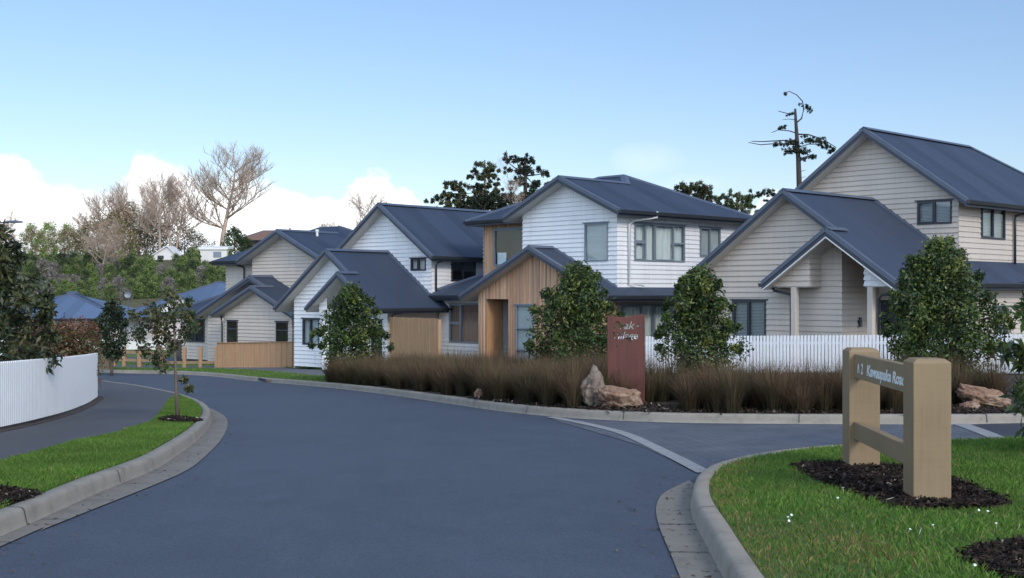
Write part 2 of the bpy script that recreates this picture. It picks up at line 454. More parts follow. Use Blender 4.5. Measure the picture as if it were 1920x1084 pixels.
def kerb_joints(name, path, sgn, gap):
    mb = MB(); acc = 0
    for i in range(2, len(path)-2):
        acc += math.dist(path[i], path[i-1])
        if acc > gap:
            acc = 0; a = path[i]; t = Vector((path[i+1][0]-path[i-1][0], path[i+1][1]-path[i-1][1])).normalized(); n = Vector((-t.y, t.x))*sgn; k = len(mb.v)
            for o_, h_ in ((-.003, .02), (.008, .07), (.019, .118), (.034, .137), (.06, KH+.003), (.15, KH+.007)):
                for e in (-.006, .006): x = a[0]+n.x*o_+t.x*e; y = a[1]+n.y*o_+t.y*e; mb.v.append((x, y, zg(x, y)+h_+.002))
            for j in range(5): mb.f.append((k+2*j, k+2*j+1, k+2*j+3, k+2*j+2)); mb.m.append(0)
    return tag(mb.build(name, M['road2']), kind='structure')
kerb_joints('left_kerb_joints', [p for p in LKp if p[1] < 26], 1, 2.4); kerb_joints('far_kerb_joints', FKp, 1, 2.4); kerb_joints('right_kerb_joints', RKp, -1, 2.4)
# side road: pavers, concrete bands, dark asphalt
sheet('paved_side_road', [G(1030,786), G(1100,789), G(1300,797), G(1500,797), G(1650,797), G(1800,797), G(1898,838), G(1785,846), G(1600,856), G(1470,868), G(1400,880), G(1330,896), G(1200,836)], M['pavers'], .005, step=.8)
sheet('side_road_asphalt', [G(1805,797), (14, 19.2), (40, 21.9), (40, 17.3), (10, 14.8), G(1900,842)], M['road2'], .006)
def band(name, pts, w, h, mat=None):
    p = catmull(pts, .4); l = offset(p, w/2); r = offset(p, -w/2)
    return sheet(name, l + r[::-1], mat or M['band'], h, step=.8)
band('concrete_band', [G(1033,783), G(1100,796), G(1170,814), G(1240,846), G(1322,888)], .17, .012)
band('far_concrete_band', [G(1800,796), G(1850,814), G(1905,838)], .22, .012)
band('side_road_edge_strip', [G(1330,889), G(1400,877), G(1470,867), G(1600,853), G(1785,844.5), G(1925,839)], .24, .016, M['band'])
band('white_road_mark', [G(1816,828), G(1838,829.5)], .10, .012, M['linepaint'])
# footpaths
lpath = [G(0,866,KH), G(75,843,KH), G(149,826,KH), G(224,810,KH), G(261,797,KH), G(292,785,KH), G(306,765,KH), G(317,750,KH)]
li = min(range(len(left_in)), key=lambda i: math.dist(left_in[i], G(317,747,KH)))
lfence_px = [(-60,818.5), (0,806), (40,798), (75,789), (105,781), (127,774.5), (148,766), (164,759), (175,751.5), (181,744)]
lf = [G(a, b, KH) for a, b in lfence_px]
lf = [(-6.4, 2), (-6.55, 9)] + lf + [(-12.3, 34), (-15.5, 37.5), (-24, 42)]
lfp = smooth_path(catmull(lf, .3), 12)
path_poly = [(-4.9, -14), (-4.9, 2)] + smooth_path(catmull([(-4.9, 2)] + lpath, .5), 2)[1:] + left_in[li+1:-2] + [(-27, 46)] + [(q[0]+.1, q[1]-.1) for q in lfp[::-1]] + [(-6.3, -14)]
sheet('left_footpath', path_poly, M['path'], KH-.008, step=1.0)
mstrip = offset(lfp, -.16)
sheet('fence_mulch_strip', mstrip + offset(lfp, .25)[::-1], M['mulch'], KH-.002, step=1.0)
# far side: grass verge, footpath, grass
fv = [i for i in range(len(far_in)) if far_in[i][0] < G(600,726)[0]+.5]
vv = [far_in[i] for i in fv]
k_end = vv[-1]
def away(path, d): return offset(path, d)
w1 = [away(vv, 1.5+2.2*sstep(-14, -5, 0) if False else 1.9)[i] for i in range(len(vv))]
w2 = away(vv, 3.6); w3 = away(vv, 6.4)
sheet('far_verge', vv + w1[::-1], M['turf'], KH-.008)
sheet('far_footpath', w1 + w2[::-1], M['path2'], KH-.006)
sheet('front_yard_grass', w2 + w3[::-1], M['turf'], KH-.008)
FARW = (vv, w1, w2, w3)

# ------------------------------------------------------------------ houses
class House:
    def __init__(s, name, label, cat, px, d, ang, zb, group=None):
        s.ang = R(ang); s.a = (math.sin(s.ang), math.cos(s.ang)); s.b = (-s.a[1], s.a[0])
        s.zb = zb; x = (px-CX)/F*d
        s.root = thing(name, label, cat, (x, d, zb), math.pi/2 - s.ang, group)
    def build(s, mb, name, mats, parent=None, **k):
        return mb.build(name, mats, parent or s.root, off=(0, 0, s.zb), **k)

def sheet_col(o, cols):
    a = o.data.color_attributes.new('tint', 'FLOAT_COLOR', 'CORNER')
    buf = []
    for p, c in zip(o.data.polygons, cols): buf += [*c, 1.0]*p.loop_total
    a.data.foreach_set('color', buf)
CEDARS = [(.44,.27,.165),(.50,.33,.21),(.40,.245,.155),(.47,.28,.165),(.55,.37,.25),(.34,.22,.15),(.49,.30,.185),(.42,.28,.195)]
PITCH = .165
def wall(H, p0, p1, top, zb, wins=(), kind='white', name='wall', cuts=()):
    p0 = Vector(p0); p1 = Vector(p1); W = (p1-p0).length; U = (p1-p0)/W; N = Vector((U.y, -U.x))
    if not hasattr(top, '__len__'): top = [(0, top), (W, top)]
    zmax = max(t[1] for t in top); ua = max(top, key=lambda t: t[1])[0]
    def Lb(z):
        if z <= top[0][1]: return 0
        for (u0, z0), (u1, z1) in zip(top, top[1:]):
            if z0 <= z <= z1 and z1 > z0: return u0+(u1-u0)*(z-z0)/(z1-z0)
        return ua
    def Rb(z):
        if z <= top[-1][1]: return W
        for (u0, z0), (u1, z1) in zip(top[::-1], top[::-1][1:]):
            if z0 <= z <= z1 and z1 > z0: return u0+(u1-u0)*(z-z0)/(z1-z0)
        return ua
    def pt(u, z, o=0): q = p0+U*u+N*o; return (q.x, q.y, z)
    holes = [(w['u'][0]+.01, w['u'][1]-.01, w['z'][0]+.01, w['z'][1]-.01) for w in wins] + list(cuts)
    mb = MB(); cols = []
    if kind in ('white', 'tan'):
        zs = []; z = zb
        while z < zmax: zs.append((z, min(z+PITCH, zmax))); z += PITCH
        D = .031
        for z0, z1 in zs:
            br = sorted({z0, z1, *[h[k] for h in holes for k in (2, 3) if z0 < h[k] < z1], *[t[1] for t in top if z0 < t[1] < z1]})
            for za, zc in zip(br, br[1:]):
                if zc-za < 1e-4: continue
                la, lc, ra, rc = Lb(za+1e-5), Lb(zc-1e-5), Rb(za+1e-5), Rb(zc-1e-5)
                segs = [(0., 1.)]
                blk = sorted((h[0], h[1]) for h in holes if h[2] < (za+zc)/2 < h[3])
                oa = D*(1-(za-z0)/PITCH); oc = D*(1-(zc-z0)/PITCH)
                cur = [(la, lc, None)]
                pieces = []; L0, L1 = la, lc
                for h0, h1 in blk:
                    if h0 > L0: pieces.append((L0, L1, h0, h0))
                    L0 = L1 = h1
                if ra > L0: pieces.append((L0, L1, ra, rc))
                for q0, q1, q2, q3 in pieces:
                    if q0 == la: q0 -= oa; q1 -= oc
                    if q2 == ra: q2 += oa; q3 += oc
                    mb.add([pt(q0, za, oa), pt(q2, za, oa), pt(q3, zc, oc), pt(q1, zc, oc)], [(0,1,2,3)])
                    if za == z0: mb.add([pt(q0, za, 0), pt(q2, za, 0), pt(q2, za, oa), pt(q0, za, oa)], [(0,1,2,3)])
    else:
        u = 0; k = 0; bw = .092; bot = zb
        while u < W-1e-4:
            u1 = min(u+bw, W)
            o = .022 if k % 2 else .0
            br = sorted([bot, 99] + [h[j] for h in holes if h[0] < (u+u1)/2 < h[1] for j in (2, 3)])
            def zt(x):
                for (a0, z0), (a1, z1) in zip(top, top[1:]):
                    if a0 <= x <= a1+1e-6: return z0+(z1-z0)*(x-a0)/(a1-a0)
                return top[-1][1]
            c = random.choice(CEDARS if kind == 'cedar' else [(.40,.255,.15),(.45,.29,.17),(.36,.225,.13),(.48,.33,.20)]); c = mul(c, random.uniform(.88, 1.08))
            for za, zc in zip(br, br[1:]):
                mid = (za+min(zc, zt(u)))/2
                if any(h[0] < (u+u1)/2 < h[1] and h[2] < mid < h[3] for h in holes): continue
                t0 = min(zc, zt(u+1e-4)); t1 = min(zc, zt(u1-1e-4))
                if max(t0, t1) <= za: continue
                g = .004
                n0 = len(mb.f)
                mb.add([pt(u+g, za, o), pt(u1-g, za, o), pt(u1-g, t1, o), pt(u+g, t0, o)], [(0,1,2,3)])
                mb.add([pt(u-g, za, -.004), pt(u+g, za, o), pt(u+g, t0, o), pt(u-g, t0, -.004)], [(0,1,2,3)])
                mb.add([pt(u1-g, za, o), pt(u1+g, za, -.004), pt(u1+g, t1, -.004), pt(u1-g, t1, o)], [(0,1,2,3)])
                cols += [c]*(len(mb.f)-n0)
            u = u1; k += 1
    mat = M[kind] if kind in M else M['cedar']
    o = H.build(mb, name, mat)
    if cols: sheet_col(o, cols)
    for w in wins: window(H, pt, w)
    return pt

def window(H, pt, w):
    u0, u1 = w['u']; z0, z1 = w['z']; fm = M[w.get('frame', 'dark_metal')]; fw = .05; oi, oo = -.05, .045
    mb = MB(); W = u1-u0
    def bx(m, a, b, c, d, o0=oi, o1=oo):
        m.hexa([pt(a, c, o1), pt(b, c, o1), pt(b, c, o0), pt(a, c, o0), pt(a, d, o1), pt(b, d, o1), pt(b, d, o0), pt(a, d, o0)])
    bx(mb, u0, u0+fw, z0, z1); bx(mb, u1-fw, u1, z0, z1); bx(mb, u0+fw, u1-fw, z0, z0+fw); bx(mb, u0+fw, u1-fw, z1-fw, z1)
    if w.get('head', True): bx(mb, u0-.07, u1+.07, z1+.002, z1+.035, 0, .075)
    cells = []
    cols = w.get('cols', [(.5, [1]), (.5, [1])]); x = u0+fw; TW = W-2*fw
    for i, (fr, rows) in enumerate(cols):
        xa = x+(.022 if i else 0); xb = x+TW*fr-(.022 if i < len(cols)-1 else 0)
        if i: bx(mb, x-.0219, x+.0219, z0+fw, z1-fw)
        z = z0+fw; TH = z1-z0-2*fw
        for j, r in enumerate(rows):
            zb_ = z+(.025 if j else 0); zt_ = z+TH*r-(.025 if j < len(rows)-1 else 0)
            if j: bx(mb, xa, xb, z-.0249, z+.0249)
            # opening sashes have a slightly proud inner frame
            if w.get('sash', True) and len(cols) > 1 and i % 2 == 0:
                s = .028
                for q in ((xa, xa+s, zb_, zt_), (xb-s, xb, zb_, zt_), (xa+s, xb-s, zb_, zb_+s), (xa+s, xb-s, zt_-s, zt_)): bx(mb, *q, o0=-.01, o1=.056)
            cells.append((xa, xb, zb_, zt_)); z += TH*r
        x += TW*fr
    wo = H.build(mb, 'window', fm)
    g = MB()
    for xa, xb, za, zc in cells: g.add([pt(xa-.005, za-.005, .004), pt(xb+.005, za-.005, .004), pt(xb+.005, zc+.005, .004), pt(xa-.005, zc+.005, .004)], [(0,1,2,3)])
    H.build(g, 'pane', M['glass'], wo)
    cov = w.get('cover'); c = MB()
    def at(u, z, o): return pt(u, z, o)
    if cov == 'blind':
        zz = z1-fw
        while zz > z0+w.get('drop', 0)*(z1-z0)+.03:
            c.add([at(u0+.03, zz, -.075), at(u1-.03, zz, -.075), at(u1-.03, zz-.034, -.105), at(u0+.03, zz-.034, -.105)], [(0,1,2,3)]); zz -= .045
        H.build(c, 'blind', M['blind'], wo)
    elif cov == 'roller':
        zz = z0
        while zz < z1-.01:      # closed slats
            zt_ = min(zz+.05, z1); c.add([at(u0+.02, zz, -.052), at(u1-.02, zz, -.052), at(u1-.02, zt_, -.064), at(u0+.02, zt_, -.064)], [(0,1,2,3)]); zz += .05; H.build(c, 'blind', M['blind'], wo)
    elif cov:
        n = int(W/.025); pv = []
        for i in range(n+1):
            u = u0+.01+(W-.02)*i/n; o = -.12+.028*math.sin(i*.75+math.sin(i*.13)*2)+.012*math.sin(i*1.9)
            pv += [at(u, z0, o), at(u, z1, o*.9)]
        c.add(pv, [(2*i, 2*i+2, 2*i+3, 2*i+1) for i in range(n)]); H.build(c, 'curtain', M[cov], wo, smooth=True)
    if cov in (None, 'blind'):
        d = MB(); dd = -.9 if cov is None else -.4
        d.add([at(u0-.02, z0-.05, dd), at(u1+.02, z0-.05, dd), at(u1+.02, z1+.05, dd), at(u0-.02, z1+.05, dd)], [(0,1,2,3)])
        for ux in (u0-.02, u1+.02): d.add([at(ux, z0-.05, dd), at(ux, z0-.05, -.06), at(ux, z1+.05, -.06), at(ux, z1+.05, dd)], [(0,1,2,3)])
        H.build(d, 'dark_backing', M['dark_room'], wo)  # added dark sheet standing in for the shade indoors
    return wo

def roof(H, faces, th=.22, mat='roof', name='roof', caps=(), ridges=()):
    """faces: (pts, edges) edges one letter per side: r rake, e eave, i inner"""
    mb = MB(); uvs = []; gts = []
    for pts, ed in faces:
        V = [Vector(p) for p in pts]; n = len(V)
        nn = Vector((0,0,0))
        for i in range(n): nn += (V[i]-V[0]).cross(V[(i+1) % n]-V[0])
        nn.normalize()
        if nn.z < 0: V = V[::-1]; ed = (ed[:-1][::-1]+ed[-1]); nn = -nn
        h = Vector((0,0,1)).cross(nn); h.normalize(); s = nn.cross(h)
        k = len(mb.v); mb.v += [tuple(p) for p in V] + [(p.x, p.y, p.z-th) for p in V]
        mb.f.append(tuple(range(k, k+n))); mb.m.append(0); uvs.append([(p.dot(h), p.dot(s)) for p in V])
        mb.f.append(tuple(range(k+n, k+2*n))[::-1]); mb.m.append(2); uvs.append([(0, 0)]*n)
        for i in range(n):
            if ed[i] == 'i': continue
            j = (i+1) % n; mb.f.append((k+i, k+n+i, k+n+j, k+j)); mb.m.append(1); uvs.append([(0, 0)]*4)
            a, b = V[i], V[j]; d = (b-a).normalized(); out = d.cross(Vector((0,0,1))).normalized()
            if ed[i] == 'r':   # folded barge flashing along the rake
                q = [a+out*.03+nn*.03, b+out*.03+nn*.03, b-out*.13+nn*.03, a-out*.13+nn*.03]
                lo = [p-nn*.027 for p in q]; lo[0] = a+out*.03-Vector((0,0,.10)); lo[1] = b+out*.03-Vector((0,0,.10))
                kk = len(mb.v); mb.v += [tuple(p) for p in lo+q]
                for f in [(3,2,1,0),(4,5,6,7),(0,1,5,4),(1,2,6,5),(2,3,7,6),(3,0,4,7)]: mb.f.append(tuple(kk+x for x in f)); mb.m.append(3); uvs.append([(0,0)]*4)
            if ed[i] == 'e':   # box gutter hung on the fascia
                z = Vector((0,0,1)); g0 = a+out*.004-z*.03; g1 = b+out*.004-z*.03
                gt = MB(); gts.append(gt); gt.hexa([g0-z*.11, g0-z*.11+out*.10, g1-z*.11+out*.10, g1-z*.11, g0, g0+out*.125, g1+out*.125, g1])
    for a, b in ridges:
        a = Vector(a); b = Vector(b); d = (b-a).normalized(); sd = d.cross(Vector((0,0,1))).normalized(); z = Vector((0,0,1))
        for sg in (-1, 1):
            q = [a+z*.045, b+z*.045, b+sd*sg*.16-z*.045, a+sd*sg*.16-z*.045]
            q2 = [p+z*.012 for p in q]; kk = len(mb.v); mb.v += [tuple(p) for p in q+q2]
            for f in [(3,2,1,0),(4,5,6,7),(0,1,5,4),(1,2,6,5),(2,3,7,6),(3,0,4,7)]: mb.f.append(tuple(kk+x for x in f)); mb.m.append(3); uvs.append([(0,0)]*4)
    o = H.build(mb, name, [M[mat], M['fascia'], M['soffit'], M['cap']])
    uvl = o.data.uv_layers.new(name='UVMap'); buf = []
    for p, u in zip(o.data.polygons, uvs):
        for q in u: buf += [q[0], q[1]]
    uvl.data.foreach_set('uv', buf)
    for gt in gts: H.build(gt, 'gutter', M['gutter'], o)
    return o
def pipe(H, pts, mat='gutter', r=.04):
    mb = MB(); mb.tube(pts, r, 8); H.build(mb, 'downpipe', M[mat], smooth=True)
def post(H, a, b, z0, z1, w=.2, mat='soffit_white', name='porch_post'):
    mb = MB(); mb.box(a-w/2, b-w/2, z0, a+w/2, b+w/2, z1); return H.build(mb, name, M[mat], bevel=.01)

def gable_top(bl, br, br_, zr, sl, drop=.13):
    """profile in u for a wall from b=bl (left) to b=br (right), ridge at br_"""
    t = [(0, zr-sl*abs(bl-br_)-drop)]
    if br < br_ < bl: t.append((bl-br_, zr-drop))
    t.append((bl-br, zr-sl*abs(br-br_)-drop)); return t

# ---- D: tan house on the right
H = House('two_storey_house', 'large tan weatherboard house with dark gable roofs behind the white picket fence', 'house', 1797, 37.4, 46.4, -2.55)
wall(H, (0, 5.9), (0, 0), gable_top(5.9, 0, 2.95, 5.3, .715), .05,
     [dict(u=(4.56, 5.70), z=(2.15, 2.88), cols=[(.5, [1]), (.5, [1])], cover='blind')], 'tan')
wall(H, (0, 0), (9.75, 0), 2.95, .75, [dict(u=(1.46, 3.15), z=(1.73, 2.74), cover='blind', drop=.0)], 'tan')
wall(H, (9.75, 0), (9.75, 5.9), 2.9, -2.5, (), 'tan'); wall(H, (9.75, 5.9), (0, 5.9), 2.9, -2.5, (), 'tan')
zr = 5.3; se = .715; ez = zr-se*3.45
roof(H, [([(-.5, 2.95, zr), (6.8, 2.95, zr), (10.25, -.5, ez), (-.5, -.5, ez)], 'iier'),
         ([(-.5, 2.95, zr), (6.8, 2.95, zr), (10.25, 6.4, ez), (-.5, 6.4, ez)], 'iier'),
         ([(6.8, 2.95, zr), (10.25, -.5, ez), (10.25, 6.4, ez)], 'iei')],
     ridges=[((-.5, 2.95, zr), (6.8, 2.95, zr)), ((6.8, 2.95, zr), (10.25, -.5, ez)), ((6.8, 2.95, zr), (10.25, 6.4, ez))])
S = .70; Z = 3.05
def zl(b): return Z-S*abs(b-2.9)
roof(H, [([(-5.1, 2.9, Z), (-5.1, 1.15, zl(1.15)), (-5.6, 1.15, zl(1.15)), (-5.6, -1, zl(-1)), (10.2, -1, zl(-1)), (10.2, -.02, zl(-.02)), (0, -.02, zl(-.02)), (0, 2.9, Z)], 'rireriii'),
         ([(0, 2.9, Z), (0, 6.8, zl(6.8)), (-5.1, 6.8, zl(6.8)), (-5.1, 2.9, Z)], 'ieri'),
         ([(-5.6, 1.15, 1.83), (-5.6, 3.3, .325), (-4.64, 3.3, .325), (-4.64, 1.15, 1.83)], 'reii')],
     ridges=[((-5.1, 2.9, Z), (0, 2.9, Z)), ((-5.6, 1.15, 1.83), (-4.6, 1.15, 1.83)), ((0, 2.82, Z-.03), (0, -.02, zl(-.02)))])
wall(H, (-4.64, 6.3), (-4.64, 1.22), gable_top(6.3, 1.22, 2.9, Z, S), -2.6,
     [dict(u=(1.27, 2.51), z=(-1.42, -.21), cover='blind')], 'tan')
wall(H, (-4.64, 1.22), (-2.6, 1.22), 1.62, -2.6, (), 'tan')
pw = wall(H, (-2.6, 1.22), (-2.6, -.55), .6, -2.6, (), 'tan', cuts=[(.08, 1.6, -2.6, -.2)])
mb = MB(); mb.box(-2.58, -.40, -2.5, -2.53, 1.16, -.22)
for i in range(6): mb.box(-2.605, -.38, -2.5+i*.38+.02, -2.58, 1.14, -2.5+i*.38+.36)
H.build(mb, 'garage_door', M['dark_metal'])
wall(H, (-2.6, -.55), (9.75, -.55), .55, -2.6, [dict(u=(3.87, 4.77), z=(-1.9, -.41), cover='curtain', frame='grey_metal')], 'tan')
wall(H, (0, 6.3), (-4.64, 6.3), .5, -2.6, (), 'tan')
wall(H, (-5.25, 3.08), (-5.25, 1.9), [(0, .32), (1.18, 1.12)], .20, (), 'tan', 'porch_infill')
wall(H, (-5.25, 1.9), (-4.66, 1.9), 1.13, .20, (), 'tan', 'porch_infill')
wall(H, (-5.25, .12), (-5.25, -.66), [(0, .93), (.78, .38)], .20, (), 'white', 'porch_infill')
mb = MB(); mb.box(-5.24, 1.9, .17, -4.66, 3.0, .20); H.build(mb, 'porch_ceiling', M['soffit'])
mb = MB(); mb.box(-5.24, -.64, .17, -4.9, .12, .20); H.build(mb, 'porch_ceiling', M['soffit'])
mb = MB()
for b0, b1 in ((3.28, 1.15), (-.98, 1.15)):
    mb.beam((-5.56, b0, zl(b0) - .25 if b0 < 0 else .10), (-5.56, b1, 1.58), .03, .09, up=(1, 0, 0))
H.build(mb, 'barge_trim', M['soffit_white'])
post(H, -5.2, 2.42, -2.5, .18, .17, 'porch_paint'); post(H, -5.2, -.05, -2.5, .18, .17, 'porch_paint')
pipe(H, [(-5.1, 3.25, .17), (-5.1, 3.2, .08), (-5.1, 2.66, -.03), (-5.1, 2.61, -.12), (-5.1, 2.61, -2.5)])
pipe(H, [(-4.9, -.97, .14), (-4.9, -.9, .05), (-5.08, -.30, -.05), (-5.1, -.22, -.15), (-5.1, -.22, -2.5)])
pipe(H, [(3.9, -.45, 2.65), (3.75, -.10, 2.52), (3.74, -.09, 2.4), (3.74, -.09, .95)])
mb = MB(); mb.tube([(-3.75, 1.14, -.98), (-3.75, 1.14, -.70)], .045, 8); mb.box(-3.79, 1.17, -.9, -3.71, 1.218, -.78); H.build(mb, 'wall_lamp', M['dark_metal'])

# ---- B: white house with steep gables on the left of the middle
H = House('two_storey_house', 'white weatherboard house with steep dark gables, between the cedar gabled and the left tan house', 'house', 809, 49.7, 42, -3.05)
wall(H, (0, 5.5), (0, 0), gable_top(5.5, 0, 2.7, 3.75, .70), -.8, [dict(u=(4.30, 5.20), z=(.93, 1.44), cover='net')], 'white')
wall(H, (0, 0), (9, 0), 1.55, -.6, [dict(u=(1.11, 2.57), z=(.50, 1.40))], 'white')
wall(H, (9, 0), (9, 5.5), 1.5, -3, (), 'white'); wall(H, (9, 5.5), (0, 5.5), 1.5, -3, (), 'white')
zr = 3.75; ez = zr-.70*3.2
roof(H, [([(-.5, 2.7, zr), (6.3, 2.7, zr), (9.5, -.5, ez), (-.5, -.5, ez)], 'iier'),
         ([(-.5, 2.7, zr), (6.3, 2.7, zr), (9.5, 5.9, ez), (-.5, 5.9, ez)], 'iier'),
         ([(6.3, 2.7, zr), (9.5, -.5, ez), (9.5, 5.9, ez)], 'iei')],
     ridges=[((-.5, 2.7, zr), (6.3, 2.7, zr)), ((6.3, 2.7, zr), (9.5, -.5, ez))])
Z = 1.75
def zl(b): return Z-.70*abs(b-2.6)
roof(H, [([(-3.4, 2.6, Z), (-3.4, 1.26, zl(1.26)), (-3.9, 1.26, zl(1.26)), (-3.9, -.7, zl(-.7)), (9.5, -.7, zl(-.7)), (9.5, -.02, zl(-.02)), (0, -.02, zl(-.02)), (0, 2.6, Z)], 'rireriii'),
         ([(0, 2.6, Z), (0, 5.9, zl(5.9)), (-3.4, 5.9, zl(5.9)), (-3.4, 2.6, Z)], 'ieri'),
         ([(-3.9, 1.26, .815), (-3.9, 3.2, -.543), (-2.95, 3.2, -.543), (-2.95, 1.26, .815)], 'reii')],
     ridges=[((-3.4, 2.6, Z), (0, 2.6, Z)), ((-3.9, 1.26, .815), (-2.9, 1.26, .815)), ((0, 2.52, Z-.03), (0, -.02, zl(-.02)))])
wall(H, (-2.95, 5.12), (-2.95, 1.35), gable_top(5.12, 1.35, 2.6, Z, .70), -3.02, [dict(u=(.55, 1.62), z=(-2.12, -1.04), cover='roller')], 'white')
wall(H, (-2.95, 1.35), (-2.4, 1.35), .6, -3.1, (), 'white')
wall(H, (-2.4, 1.35), (-2.4, 0), [(0, .6), (1.35, -.25)], -3.1, [dict(u=(.45, 1.05), z=(-2.6, -1.05), cols=[(1, [1])])], 'white')
wall(H, (-2.4, 0), (9, 0), -.25, -3.1, (), 'tan')  # white house's shaded side; shade put into the colour as tan boards
wall(H, (0, 5.12), (-2.95, 5.12), -.35, -3.1, (), 'white')
wall(H, (-3.55, 2.75), (-3.55, 2.3), [(0, -.45), (.45, -.2)], -.62, (), 'white', 'porch_infill')
mb = MB(); mb.box(-3.6, 2.05, -.86, -3.2, 2.72, -.62); H.build(mb, 'porch_beam', M['soffit_white'])
post(H, -3.45, 2.52, -3.05, -.86, .2, 'white_paint'); post(H, -3.45, .15, -3.05, -.62, .2, 'white_paint')
mb = MB(); mb.add([(-3.85, 3.1, -.74), (-3.85, 2.75, -.56), (-2.97, 2.75, -.56), (-2.97, 3.1, -.74)], [(0,1,2,3)]); H.build(mb, 'porch_ceiling', M['soffit'])
pipe(H, [(-3.0, 3.3, -.68), (-3.0, 3.2, -.8), (-3.0, 2.85, -.85), (-3.0, 2.82, -.95), (-3.0, 2.82, -3.0)])
pipe(H, [(.75, -.5, 1.42), (.3, -.12, 1.28), (.18, -.09, 1.15), (.18, -.09, .05)])
pipe(H, [(-1.5, -.6, -.68), (-2.2, -.15, -.82), (-2.28, -.1, -.95), (-2.28, -.1, -3)])

# ---- C: white house with cedar clad gable in the middle
H = House('two_storey_house', 'white weatherboard house with a cedar clad front gable in the middle of the row', 'house', 1157, 43, 46, -2.75)
wall(H, (0, 4.71), (0, 0), gable_top(4.71, 0, 2.4, 4.24, .455), -.3, [dict(u=(3.18, 4.31), z=(1.15, 2.52), cols=[(1, [1])], frame='grey_metal', cover='roller')], 'white')
wall(H, (0, 0), (7.5, 0), 2.90, .20, [dict(u=(.9, 3.81), z=(1.16, 2.53), cols=[(.21, [.5, .5]), (.18, [1]), (.39, [1]), (.22, [.5, .5])], frame='grey_metal', cover='curtain'),
     dict(u=(4.72, 6.03), z=(1.38, 2.52), frame='grey_metal', cover='roller')], 'white')
wall(H, (.95, 7.95), (.95, 4.71), 2.85, .3, [dict(u=(.62, 3.1), z=(1.08, 2.57), cols=[(.70, [1]), (.30, [.5, .5])], frame='grey_metal')], 'cedar')
mb = MB(); mb.box(1.02, 6.72, 1.14, 1.05, 7.22, 1.62); H.build(mb, 'paper_notice', M['blind'])
wall(H, (.95, 4.71), (0, 4.71), 3.0, .3, (), 'white')
wall(H, (7.5, 0), (7.5, 7.95), 2.9, -2.7, (), 'white'); wall(H, (7.5, 7.95), (.95, 7.95), 2.9, -2.7, (), 'white')
E_, RZ, s = 2.92, 4.24, .455
pk = E_+s*3.8
roof(H, [([(-.5, -.5, E_), (8, -.5, E_), (4.2, 3.3, pk), (3.3, 2.4, RZ+.002), (-.5, 2.4, RZ)], 'eiiir'),
         ([(-.5, 2.4, RZ), (3.3, 2.4, RZ), (.4, 5.3, E_), (-.5, 5.3, E_)], 'iier'),
         ([(.4, 5.3, E_), (3.3, 2.4, RZ), (4.2, 3.3, pk), (4.2, 4.65, pk), (.4, 8.45, E_)], 'iiiie'),
         ([(.4, 8.45, E_), (4.2, 4.65, pk), (8, 8.45, E_)], 'iie'),
         ([(8, -.5, E_), (8, 8.45, E_), (4.2, 4.65, pk), (4.2, 3.3, pk)], 'eiii')],
     ridges=[((-.5, 2.4, RZ), (3.3, 2.4, RZ)), ((3.3, 2.4, RZ), (4.2, 3.3, pk)), ((4.2, 3.3, pk), (4.2, 4.65, pk)), ((4.2, 3.3, pk), (8, -.5, E_)), ((.4, 8.45, E_), (4.2, 4.65, pk))])
s = .47; Z = 1.70
def zl(b): return Z-s*abs(b-3.13)
e0 = zl(6.9)
roof(H, [([(-1.3, 3.13, Z), (0, 3.13, Z), (0, -.02, zl(-.02)), (8, -.02, zl(-.02)), (8, -.63, zl(-.63)), (-1.3, -.63, zl(-.63))], 'iiiier'),
         ([(-1.3, 3.13, Z), (-1.3, 6.9, e0), (-.5, 6.9, e0), (.95, 5.45, e0+s*1.45), (.95, 3.13, Z)], 'reiii'),
         ([(-.5, 6.9, e0), (-.5, 10.2, e0), (1.75, 7.95, e0+s*2.25), (.95, 7.95, e0+s*1.45), (.95, 5.45, e0+s*1.45)], 'eiiii'),
         ([(-.5, 10.2, e0), (6, 10.2, e0), (6, 7.95, e0+s*2.25), (1.75, 7.95, e0+s*2.25)], 'eiii')],
     ridges=[((-1.3, 3.13, Z), (0, 3.13, Z)), ((-.5, 10.2, e0), (1.75, 7.95, e0+s*2.25)), ((0, 3.05, Z-.03), (0, -.02, zl(-.02)))])
wall(H, (-.85, 6.3), (-.85, 0), gable_top(6.3, 0, 3.13, Z, s), -2.9, [dict(u=(2.08, 3.02), z=(-2.60, -.42), cols=[(1, [.22, .38, .40])], frame='grey_metal', cover='roller', head=True)], 'cedar', cuts=[(.45, 1.65, -3, -.22)])
mb = MB(); mb.box(-.85, 5.855, -2.8, 0, 5.90, -.2); mb.box(-.83, 4.60, -2.8, 0, 4.645, -.2); mb.box(-.84, 4.65, -.22, 0, 5.85, -.19); H.build(mb, 'entry_reveal', M['door_wood'])
wall(H, (0, 6.6), (0, 5.95), -.2, -2.8, (), 'white'); wall(H, (0, 5.95), (2, 5.95), -.2, -2.8, (), 'white')
wall(H, (-.85, 0), (0, 0), 0, -2.8, (), 'cedar')
mb = MB(); mb.box(1.9, 4.6, -2.7, 1.95, 5.95, -.2); mb.box(1.86, 5.0, -1.5, 1.9, 5.5, -.6); H.build(mb, 'front_door', M['dark_metal'])
wall(H, (0, 9.6), (0, 6.6), -.12, -2.95, [dict(u=(.64, 2.75), z=(-1.98, -.42), cols=[(.33, [.5, .5]), (.67, [1])], frame='grey_metal', cover='brown_curtain')], 'white')
wall(H, (6, 9.6), (0, 9.6), -.12, -2.95, (), 'white')
wall(H, (0, .3), (7.5, .3), 0, -2.8, [dict(u=(.55, 4.2), z=(-2.3, -.42), cols=[(.3, [1]), (.2, [1]), (.2, [1]), (.3, [1])], frame='grey_metal', cover='curtain')], 'tan')
